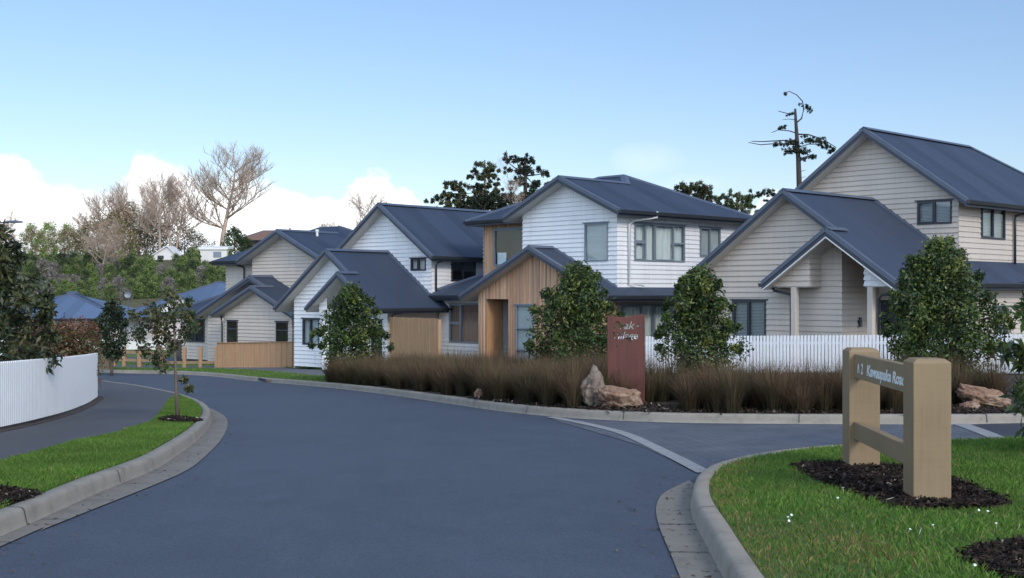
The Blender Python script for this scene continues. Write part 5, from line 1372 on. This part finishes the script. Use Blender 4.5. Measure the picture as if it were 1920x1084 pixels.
M['letter'] = paint('white_sign_lettering', (.62, .66, .66), .5, .05, 0)
base_ = Vector((st.x-SA.x, st.y-SA.y, -.735-gz))
xd = (-d_.x, -d_.y, 0)
put_text('lettering', '\u039b', sign, .115, base_, xd, (0, 0, 1), 'letter', extr=.0015, off=.001)
put_text('lettering', '2', sign, .135, base_+Vector((-d_.x, -d_.y, 0))*.14, xd, (0, 0, 1), 'letter', shear=.15, off=.0015, extr=.0015)
put_text('lettering', 'Kawaupaka Road', sign, .135, base_+Vector((-d_.x, -d_.y, 0))*.35, xd, (0, 0, 1), 'letter', shear=.22, off=.0035, extr=.0015, sx=1.33)

# ------------------------------------------------------------------ red steel estate sign with cut out words
def rust():
    t = NT('rust_red_steel'); v = t.coord(); n1 = t.noise(v, 2.5, 6, .7); n2 = t.noise(t.coord('Object', (14, 14, .8)), 2, 5)
    t.base(t.ramp(t.mix(.5, n1, n2), [(.3, (.050, .014, .010)), (.5, (.082, .020, .014)), (.75, (.120, .032, .020))])); t.rough(.65); t.bump(n1, .15, .01); return t.mat
M['rust'] = rust()
d = 21.4; x = (1174-CX)/F*d; z = zg(x, d)+KH; k_ = d/F
red = thing('estate_sign', 'tall rust red steel sign with cut out lettering between the boulders and reeds', 'sign', (x, d, z))
H_ = (HY-590)*k_-z; w2 = 33*k_
bm = bmesh.new(); n_s = 24; vt = []
for i in range(n_s+1):
    u = -w2+2*w2*i/n_s; zt = H_-.012+.028*math.cos((i/n_s)*2*math.pi*1.05+.25)*(.6 if i < n_s/2 else .8)-.02*(1-i/n_s); vt.append((u, zt))
mbp = MB(); th = .012
prf = [(-w2, -.2)]+[(w2, -.2)]+vt[::-1]
K_ = len(prf); mbp.v = [(u, -th, zz) for u, zz in prf]+[(u, th, zz) for u, zz in prf]
mbp.f = [tuple(range(K_)), tuple(range(K_, 2*K_))[::-1]]+[(i, K_+i, K_+(i+1) % K_, (i+1) % K_) for i in range(K_)]; mbp.m = [0]*len(mbp.f)
panel = mbp.build('panel', M['rust'], red)
bm2 = bmesh.new(); bm2.from_mesh(panel.data); bmesh.ops.recalc_face_normals(bm2, faces=bm2.faces[:]); bm2.to_mesh(panel.data); bm2.free()
def cutter(txt, size, px, py, **k):
    me = text_mesh(txt, size, .05, **k); m_ = Matrix(((1, 0, 0), (0, 0, -1), (0, 1, 0))).to_4x4(); m_.translation = ((px-1174)*k_, 0, (HY-py)*k_-z); me.transform(m_)
    bm3 = bmesh.new(); bm3.from_mesh(me); bmesh.ops.remove_doubles(bm3, verts=bm3.verts[:], dist=1e-5); bmesh.ops.recalc_face_normals(bm3, faces=bm3.faces[:]); bm3.to_mesh(me); bm3.free()
    o = bpy.data.objects.new('cut', me); C.objects.link(o); o.parent = red; return o
cuts_ = [cutter('Peak', .19, 1149, 617, shear=.3, off=.0035, spacing=1.0), cutter('Village', .178, 1146, 635.5, shear=.3, off=.003, spacing=1.0)]
m_ = MB(); m_.box((1194-1174)*k_, -.1, (HY-612.5)*k_-z, (1204-1174)*k_, .1, (HY-610)*k_-z); o = m_.build('cut', M['rust'], red); cuts_.append(o)
m_ = MB(); m_.box((1155-1174)*k_, -.1, (HY-650)*k_-z, (1157.6-1174)*k_, .1, (HY-648)*k_-z); o = m_.build('cut', M['rust'], red); cuts_.append(o)
for c_ in cuts_:
    b_ = panel.modifiers.new('b', 'BOOLEAN'); b_.operation = 'DIFFERENCE'; b_.object = c_; b_.solver = 'EXACT'; b_.use_self = True; b_.use_hole_tolerant = True
bpy.context.view_layer.update(); dg = bpy.context.evaluated_depsgraph_get(); dg.update(); me = bpy.data.meshes.new_from_object(panel.evaluated_get(dg)); print('SIGN', len(me.polygons), [len(c.data.polygons) for c in cuts_]); panel.modifiers.clear(); panel.data = me
for c_ in cuts_: bpy.data.objects.remove(c_)
for sx_ in (-1, 1):
    m_ = MB(); m_.box(sx_*(w2+.004)-.014, -.02, -.2, sx_*(w2+.004)+.014, .05, H_-.02); m_.build('edge_angle', M['rust'], red)

# ------------------------------------------------------------------ boulders
def rock_mat(name, a, b, c):
    t = NT(name); v = t.coord(); n1 = t.noise(v, 3, 8, .7); n2 = t.noise(v, 14, 6, .7); vo = t.node('ShaderNodeTexVoronoi', feature='DISTANCE_TO_EDGE'); vo.inputs['Scale'].default_value = 3.5; t.link(v, vo.inputs['Vector'])
    col = t.ramp(t.mix(.35, n1, n2), [(.36, a), (.5, b), (.62, c)]); cr = t.ramp(vo.outputs['Distance'], [(.0, (.55, .5, .48)), (.05, (1, 1, 1))])
    t.base(t.mix(.6, col, t.mix(1.0, col, cr, 'MULTIPLY'))); t.rough(.9); t.bump(t.mix(.5, n1, n2), .8, .05); return t.mat
M['rock_grey'] = rock_mat('grey_lichen_rock', (.10, .07, .06), (.21, .165, .13), (.30, .28, .22))
M['rock_orange'] = rock_mat('orange_rock', (.085, .065, .06), (.235, .135, .085), (.31, .25, .19))
from mathutils import noise as mnoise
def boulder(name, label, px0, px1, py0, py1, d, mat, shape_fn, seed, depth=.5, tilt=0):
    k = d/F; cx = ((px0+px1)/2-CX)*k; zc = zg(cx, d)+KH; hz = (HY-py0)*k-zc; wx = (px1-px0)*k
    bm = bmesh.new(); bmesh.ops.create_icosphere(bm, subdivisions=5, radius=1)
    off_ = Vector((seed*3.1, seed*1.7, seed))
    for v in bm.verts:
        p = v.co.copy(); q = shape_fn(p); n1 = mnoise.fractal(p*1.3+off_, 1.0, 2.0, 4)*.22; n2 = -abs(mnoise.noise(p*2.2+off_))*.22; n3 = mnoise.fractal(p*6+off_, .7, 2, 4)*.055
        c_ = mnoise.cell(p*1.7+off_)*.10
        q = q*(1+n1+n2+n3+c_); v.co = Vector((q.x*wx/2, q.y*depth*wx/2, q.z*hz*.5+hz*.46))
    xs = [v.co.x for v in bm.verts]; zs = [v.co.z for v in bm.verts]; sx_ = wx/(max(xs)-min(xs)); sz = (hz+.06)/(max(zs)-min(zs)); mx = (max(xs)+min(xs))/2; mz = min(zs)
    for v in bm.verts: v.co.x = (v.co.x-mx)*sx_; v.co.z = (v.co.z-mz)*sz-.06
    me = bpy.data.meshes.new(name); bm.to_mesh(me); bm.free(); me.materials.append(M[mat]); me.polygons.foreach_set('use_smooth', [True]*len(me.polygons))
    o = bpy.data.objects.new(name, me); C.objects.link(o); o.location = (cx, d, zc); return tag(o, label, 'boulder')
boulder('boulder', 'tall pointed grey boulder standing left of the red sign', 1086, 1141, 682, 757, 20.6, 'rock_grey', lambda p: Vector((p.x*(1-.62*max(0, p.z))+.10*p.z, p.y, p.z)), 1, .8)
boulder('boulder', 'low orange boulder at the foot of the red sign', 1120, 1206, 722, 763, 20.2, 'rock_orange', lambda p: Vector((math.copysign(abs(p.x)**.7, p.x), p.y, math.copysign(abs(p.z)**.7, p.z)+.12*p.x*-1)), 2, .7)
boulder('boulder', 'long reddish boulder sloping down to the right behind the right kerb', 1790, 1895, 717, 777, 19.3, 'rock_orange', lambda p: Vector((math.copysign(abs(p.x)**.8, p.x), p.y, p.z*(.62)-.38*p.x)), 3, .6)
boulder('boulder', 'small pinkish boulder beside the long reddish one', 1798, 1838, 752, 779, 18.9, 'rock_orange', lambda p: Vector((math.copysign(abs(p.x)**.8, p.x), p.y, math.copysign(abs(p.z)**.8, p.z))), 4, .9)
boulder('boulder', 'very small rock in the reeds beside the far kerb', 888, 906, 728, 752, 24.3, 'rock_orange', lambda p: Vector((p.x*(1-.3*max(0, p.z)), p.y, p.z)), 5, .9)

# ------------------------------------------------------------------ street lamp, drain
x = (-70-CX)/F*46; y = 46.; z = zg(x, y)+KH
lamp = thing('street_lamp', 'grey street lamp head on a long arm at the left edge', 'street lamp', (x, y, z)); zt = (HY-417)/F*46-z
mb = MB(); mb.tube([(0, 0, -.1), (0, 0, zt*.5), (0, 0, zt-.2)], [.085, .07, .05], 10); mb.build('pole', M['cap'], lamp, smooth=True)
mb = MB(); mb.tube([(0, 0, zt-.3), (.15, 0, zt-.12), (.7, 0, zt-.02), (1.72, 0, zt)], [.045, .04, .035, .03], 8); mb.build('arm', M['cap'], lamp, smooth=True)
mb = MB()
for i, (u, w_, h_) in enumerate([(1.6, .05, .03), (1.75, .12, .055), (2.0, .16, .07), (2.2, .13, .05), (2.28, .05, .015)]):
    pass
rings = [(1.6, .05, .03), (1.75, .12, .055), (2.0, .16, .07), (2.2, .13, .05), (2.28, .05, .015)]
for (u, w_, h_) in rings:
    for t in range(10): a = 2*math.pi*t/10; mb.v.append((u, w_*math.cos(a), zt+.01+h_*max(-.45, math.sin(a))))
for i in range(len(rings)-1):
    for t in range(10): t2 = (t+1) % 10; mb.f.append((i*10+t, i*10+t2, i*10+10+t2, i*10+10+t)); mb.m.append(0)
mb.f.append(tuple(range(10))); mb.f.append(tuple(range(40, 50))[::-1]); mb.m += [0, 0]
mb.build('lamp_head', M['cap'], lamp, smooth=True)
i = min(range(len(FKp)), key=lambda i: math.dist(FKp[i], G(500,716))); a = FKp[i]; b = FKp[i+2]; t = (Vector(b)-Vector(a)).normalized(); n2_ = Vector((-t.y, t.x))
dr = thing('kerb_drain', 'dark kerb side drain opening with a rusty lid at the far kerb', 'drain', (a[0], a[1], zg(*a)+.01), math.atan2(t.y, t.x))
mb = MB(); mb.box(-.75, -.012, .01, .35, .03, .10); mb.build('opening', M['gutter'], dr)
mb = MB(); mb.box(.38, -.03, .02, .85, .05, .12); mb.build('lid', M['rock_orange'], dr)
# puddle in the right gutter
pp = [G(1283,907), G(1291,901), G(1300,903), G(1297,912), G(1291.5,926), G(1287,918)]
wt = NT('puddle_water'); wt.base((.03, .035, .04)); wt.rough(.03); wt.b.inputs['Specular IOR Level'].default_value = .8; M['water'] = wt.mat


# ------------------------------------------------------------------ far houses
def hip_house(name, label, px0, px1, d, eave_py, ridge_py, depth, rz=0, mat='roof_blue', wallmat='plaster', inset=None, gable=None, over=.5):
    x0 = (px0-CX)/F*d; x1 = (px1-CX)/F*d; ze = (HY-eave_py)/F*d; W_ = (x1-x0)
    dr_ = d+depth/2; zr_ = (HY-ridge_py)/F*dr_; cx = (x0+x1)/2; zb = zg(cx, d)+.0
    class H_: pass
    h = House.__new__(House); h.zb = zb; h.root = thing(name, label, 'house', (cx, d+over, zb), rz); hw = W_/2; i_ = inset if inset is not None else depth/2
    D_ = depth; o = over
    h2 = h
    roof(h2, [([(-hw, -o, ze), (hw, -o, ze), (hw-i_, D_/2-o, zr_), (-hw+i_, D_/2-o, zr_)], 'eiii'), ([(-hw, D_-o, ze), (hw, D_-o, ze), (hw-i_, D_/2-o, zr_), (-hw+i_, D_/2-o, zr_)], 'eiii'),
              ([(-hw, -o, ze), (-hw, D_-o, ze), (-hw+i_, D_/2-o, zr_)], 'eii'), ([(hw, -o, ze), (hw, D_-o, ze), (hw-i_, D_/2-o, zr_)], 'eii')], mat=mat,
         ridges=[((-hw+i_, D_/2-o, zr_), (hw-i_, D_/2-o, zr_)), ((-hw, -o, ze), (-hw+i_, D_/2-o, zr_)), ((hw, -o, ze), (hw-i_, D_/2-o, zr_))])
    mb = MB(); mb.box(-hw+o, 0, zb-1, hw-o, D_-2*o, ze-.18); h.build(mb, 'walls', M[wallmat]); return h, hw, ze, zb
h, hw, ze, zb = hip_house('far_house', 'low house with a long blue hipped roof behind the red hedge', -60, 235, 76, 597, 548, 9, over=.5, inset=5.2)
mb = MB(); mb.box(2.2, -.03, ze-1.6, 3.6, .02, ze-.5); h.build(mb, 'window', M['dark_metal'])
h, hw, ze, zb = hip_house('far_house', 'low house with a big blue hipped roof behind the thin street tree', 235, 520, 84, 585, 529, 11, over=.5, inset=5.0)
roof(h, [([(-1.4, -1.2, ze+.9+.35), (-1.4, 3.0, ze+.9+.35), (-3.3, -.9, ze), (-3.3, -1.2, ze)], 'iier'), ([(-1.4, -1.2, ze+1.25), (-1.4, 3.0, ze+1.25), (.5, -.9, ze), (.5, -1.2, ze)], 'iier')], th=.12, mat='roof_blue', name='gable_roof')
mb = MB(); mb.add([(-3.1, -1.0, ze), (.3, -1.0, ze), (-1.4, -1.0, ze+1.12)], [(0,1,2)]); h.build(mb, 'white_gable', M['soffit_white'])
dish = thing('satellite_dish', 'pale satellite dish above the small round tree', 'satellite dish', P(240,556,74))
mb = MB(); rr = .20
for i in range(5):
    for t in range(16): a = 2*math.pi*t/16; q = rr*i/4; mb.v.append((q*math.cos(a), -.25*(q/rr)**2*.3, q*math.sin(a)+.12))
for i in range(4):
    for t in range(16): t2 = (t+1) % 16; mb.f.append((i*16+t, i*16+t2, i*16+16+t2, i*16+16+t)); mb.m.append(0)
mb.build('dish', M['grey_metal'], dish, smooth=True); mb = MB(); mb.tube([(0, .05, .3), (0, .1, -.9)], .03, 6); mb.build('mast', M['cap'], dish)
# brown roofed house on the hill
h, hw, ze, zb = hip_house('hilltop_house', 'brown tiled hilltop house showing behind the tan house ridge', 440, 690, 185, 450, 432.5, 9, mat='roof_brown', wallmat='plaster', over=.7, inset=3.4)
M['brown_brick'] = paint('brown_brick', (.16, .095, .07), .9, .2, .2, 8)
h.root.children[1].data.materials[0] = M['brown_brick'] if len(h.root.children) > 1 else None
mb = MB(); mb.box(-5.6, -.05, ze-1.9, -4.2, -.0, ze-.6); h.build(mb, 'window', M['dark_metal']); mb = MB(); mb.tube([(-2.4, 3, ze+.8), (-2.4, 3, ze+2.0)], .14, 8); h.build(mb, 'flue', M['cap'])
# pale shed
x, y = (400-CX)/F*170, 170.; zs = (HY-499)/F*170
sh = thing('garden_shed', 'pale flat roofed shed on the hill below the tallest bare tree', 'shed', (x, y, zs)); mb = MB(); mb.box(-1.85, 0, -1, 1.85, 3, 2.3); mb.build('walls', M['plaster'], sh)
mb = MB(); mb.hexa([(-2.05, -.2, 2.3), (2.05, -.2, 2.3), (2.05, 3.2, 2.55), (-2.05, 3.2, 2.55), (-2.05, -.2, 2.62), (2.05, -.2, 2.62), (2.05, 3.2, 2.9), (-2.05, 3.2, 2.9)]); mb.build('roof', M['soffit_white'], sh)
mb = MB(); mb.box(.0, -.04, 1.2, 1.1, .0, 2.0); mb.build('window', M['grey_metal'], sh)
# white gabled house on the hill
x, y = (308-CX)/F*177, 177.; zs = (HY-484)/F*177
wg = thing('hilltop_house', 'small white gabled house among the bare trees on the hill', 'house', (x, y, zs)); mb = MB()
mb.add([(-2.2, 0, -1), (2.0, 0, -1), (2.0, 0, .9), (.6, 0, 2.35), (-2.2, 0, .55), (-2.2, 5, -1), (2.0, 5, -1), (2.0, 5, .9), (.6, 5, 2.35), (-2.2, 5, .55)], [(0,1,2,3,4), (9,8,7,6,5), (0,5,6,1), (1,6,7,2), (4,9,5,0)]); mb.build('walls', M['plaster'], wg); wg.scale = (.75, .75, .72)
mb = MB()
mb.hexa([(-2.7, -.4, .25), (.6, -.4, 2.37), (.6, 5.2, 2.37), (-2.7, 5.2, .25), (-2.7, -.4, .42), (.6, -.4, 2.55), (.6, 5.2, 2.55), (-2.7, 5.2, .42)]); mb.hexa([(.6, -.4, 2.37), (2.4, -.4, .5), (2.4, 5.2, .5), (.6, 5.2, 2.37), (.6, -.4, 2.55), (2.4, -.4, .67), (2.4, 5.2, .67), (.6, 5.2, 2.55)]); mb.build('roof', M['soffit_white'], wg)
mb = MB(); mb.box(-1.3, -.04, -.2, -.1, 0, .5); mb.build('window', M['dark_metal'], wg)
# hill road fragment beyond the post and rail fence
def far_strip(name, px0, px1, d0, d1, mat, h_): return sheet(name, [((px0-CX)/F*d0, d0), ((px1-CX)/F*d0, d0), ((px1-CX)/F*d1, d1), ((px0-CX)/F*d1, d1)], mat, h_, step=2)
far_strip('side_street', 150, 330, 60, 66, M['road'], KH+.004)
far_strip('far_lawn', 150, 330, 66, 75, M['turf'], KH+.003)

# ------------------------------------------------------------------ camera, light, sky
cam = bpy.data.cameras.new('camera'); co = bpy.data.objects.new('camera', cam); C.objects.link(co)
co.location = (0, 0, 0); co.rotation_euler = (R(90), 0, 0); cam.sensor_width = 36; cam.lens = F/1920*36
cam.shift_y = 8/1920; cam.clip_start = .1; cam.clip_end = 5000
bpy.context.scene.camera = co
SUN_EL, SUN_AZ = 30.0, 150.0     # azimuth clockwise from the viewing direction
sd = Vector((math.sin(R(SUN_AZ))*math.cos(R(SUN_EL)), math.cos(R(SUN_AZ))*math.cos(R(SUN_EL)), math.sin(R(SUN_EL))))
sl = bpy.data.lights.new('sun', 'SUN'); sl.energy = 1.5; sl.angle = R(16); sl.color = (1, .90, .80)
so = bpy.data.objects.new('sun', sl); C.objects.link(so); so.rotation_euler = (-sd).to_track_quat('-Z', 'Y').to_euler()
w = bpy.data.worlds.new('World'); bpy.context.scene.world = w; w.use_nodes = True
nt = w.node_tree; n = nt.nodes; L = nt.links; bg = n['Background']
sky = n.new('ShaderNodeTexSky'); sky.sky_type = 'NISHITA'; sky.sun_disc = False
sky.sun_elevation = R(SUN_EL); sky.sun_rotation = R(SUN_AZ); sky.air_density = 1.0; sky.dust_density = .3; sky.ozone_density = 1.6; sky.altitude = 50
# cumulus low over the horizon: cover decided by direction (azimuth, elevation) and noise
tc = n.new('ShaderNodeTexCoord'); sp = n.new('ShaderNodeSeparateXYZ'); L.new(tc.outputs['Generated'], sp.inputs[0])
def mth(op, a, b=None, c=None, clamp=False):
    q = n.new('ShaderNodeMath'); q.operation = op; q.use_clamp = clamp
    for i, v in enumerate((a, b, c)):
        if v is None: continue
        if isinstance(v, bpy.types.NodeSocket): L.new(v, q.inputs[i])
        else: q.inputs[i].default_value = v
    return q.outputs[0]
az = mth('ARCTAN2', sp.outputs[0], sp.outputs[1]); el = mth('ARCSINE', sp.outputs[2])
A0, A1 = -.62, .62
ax = mth('MULTIPLY_ADD', az, 1/(A1-A0), -A0/(A1-A0))
def curve(x, pts):
    q = n.new('ShaderNodeFloatCurve'); c = q.mapping.curves[0]
    while len(c.points) < len(pts): c.points.new(.5, .5)
    for p, (a, b) in zip(c.points, pts): p.location = (a, b)
    q.mapping.update(); L.new(x, q.inputs['Value']); return q.outputs[0]
def pxa(px): return (math.atan((px-CX)/F)-A0)/(A1-A0)
def pye(py, px=600): return math.atan((HY-py)/F*math.cos(math.atan((px-CX)/F)))/.2
top = curve(ax, [(0, .10)] + [(pxa(x), pye(y, x)) for x, y in ((-200, 330), (0, 288), (70, 318), (110, 343), (170, 350), (235, 325), (268, 285), (330, 300), (400, 335), (470, 330), (550, 358), (625, 368), (690, 322), (750, 345), (800, 385), (860, 440), (950, 470), (1250, 470), (1400, 400), (1470, 352), (1540, 380), (1640, 480))] + [(1, .02)])
vec = n.new('ShaderNodeCombineXYZ'); L.new(az, vec.inputs[0]); L.new(mth('MULTIPLY', el, 1.7), vec.inputs[1])
def nz(scale, det, rough, off=0):
    q = n.new('ShaderNodeTexNoise'); q.inputs['Scale'].default_value = scale; q.inputs['Detail'].default_value = det; q.inputs['Roughness'].default_value = rough
    m = n.new('ShaderNodeVectorMath'); m.operation = 'ADD'; m.inputs[1].default_value = (off, off*.7, off*.3); L.new(vec.outputs[0], m.inputs[0]); L.new(m.outputs[0], q.inputs['Vector']); return q.outputs['Fac']
edge = mth('MULTIPLY_ADD', nz(38, 9, .66), .036, -.021)
dd = mth('SUBTRACT', mth('ADD', mth('MULTIPLY', top, .2), edge), el)
cov = mth('MULTIPLY_ADD', dd, 1/.014, .25, clamp=True)
thin = mth('MULTIPLY_ADD', nz(14, 6, .6, 3), 2.2, -.35, clamp=True)          # ragged thin parts
cov = mth('MULTIPLY', cov, mth('MULTIPLY_ADD', thin, .45, .55))
cov = mth('MULTIPLY', cov, mth('GREATER_THAN', sp.outputs[1], 0))
# faint pinkish wisps to the right of the middle
def blob(px, py, rx, ry, amt):
    dx = mth('DIVIDE', mth('SUBTRACT', az, math.atan((px-CX)/F)), rx/F); dy = mth('DIVIDE', mth('SUBTRACT', el, math.atan((HY-py)/F)), ry/F)
    r2 = mth('ADD', mth('MULTIPLY', dx, dx), mth('MULTIPLY', dy, dy))
    return mth('MULTIPLY', mth('SUBTRACT', mth('MULTIPLY_ADD', nz(30, 6, .6, 8), 1.4, .35), r2, clamp=True), amt)
wisp = mth('ADD', blob(1215, 300, 70, 34, .14), blob(1300, 345, 80, 18, .08), clamp=True)
wisp = mth('MULTIPLY', wisp, mth('GREATER_THAN', sp.outputs[1], 0))
# clouds: white tops, greyer lower down
low = mth('MULTIPLY_ADD', el, 1/.045, -.35, clamp=True)
body = nz(20, 7, .6, 5)
shade = mth('MULTIPLY', low, mth('MULTIPLY_ADD', body, .35, .80), clamp=True)
def mixc(f, a, b):
    q = n.new('ShaderNodeMix'); q.data_type = 'RGBA'
    for sck, v in ((q.inputs[0], f), (q.inputs[6], a), (q.inputs[7], b)):
        if isinstance(v, bpy.types.NodeSocket): L.new(v, sck)
        elif hasattr(v, '__len__'): sck.default_value = (*v, 1)
        else: sck.default_value = v
    return q.outputs[2]
CS = CLOUD = 1.0
ccol = mixc(shade, (7.6, 8.6, 10.2), (12.0, 11.9, 12.0))
tint = n.new('ShaderNodeMix'); tint.data_type = 'RGBA'; tint.blend_type = 'MULTIPLY'; tint.inputs[0].default_value = 1
L.new(sky.outputs[0], tint.inputs[6]); L.new(mixc(mth('MULTIPLY', el, 4.2, clamp=True), (.86, .86, .98), (.98, 1.02, 1.12)), tint.inputs[7])
# unseen bright cloud bank added behind the camera to light the house fronts
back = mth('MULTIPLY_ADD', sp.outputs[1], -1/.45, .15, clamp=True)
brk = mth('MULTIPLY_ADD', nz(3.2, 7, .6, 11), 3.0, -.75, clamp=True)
fill_cloud = mth('MULTIPLY', back, brk)
c0 = mixc(fill_cloud, tint.outputs[2], (13.0, 15.6, 19.5))
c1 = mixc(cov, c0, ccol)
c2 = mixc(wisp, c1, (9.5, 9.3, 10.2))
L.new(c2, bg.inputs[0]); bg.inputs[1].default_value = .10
vs = bpy.context.scene.view_settings; vs.view_transform = 'Standard'; vs.look = 'None'; vs.exposure = 0.48; vs.gamma = 1
bpy.context.scene.cycles.max_bounces = 8; bpy.context.scene.cycles.transparent_max_bounces = 12
bpy.context.scene.cycles.sample_clamp_indirect = 6
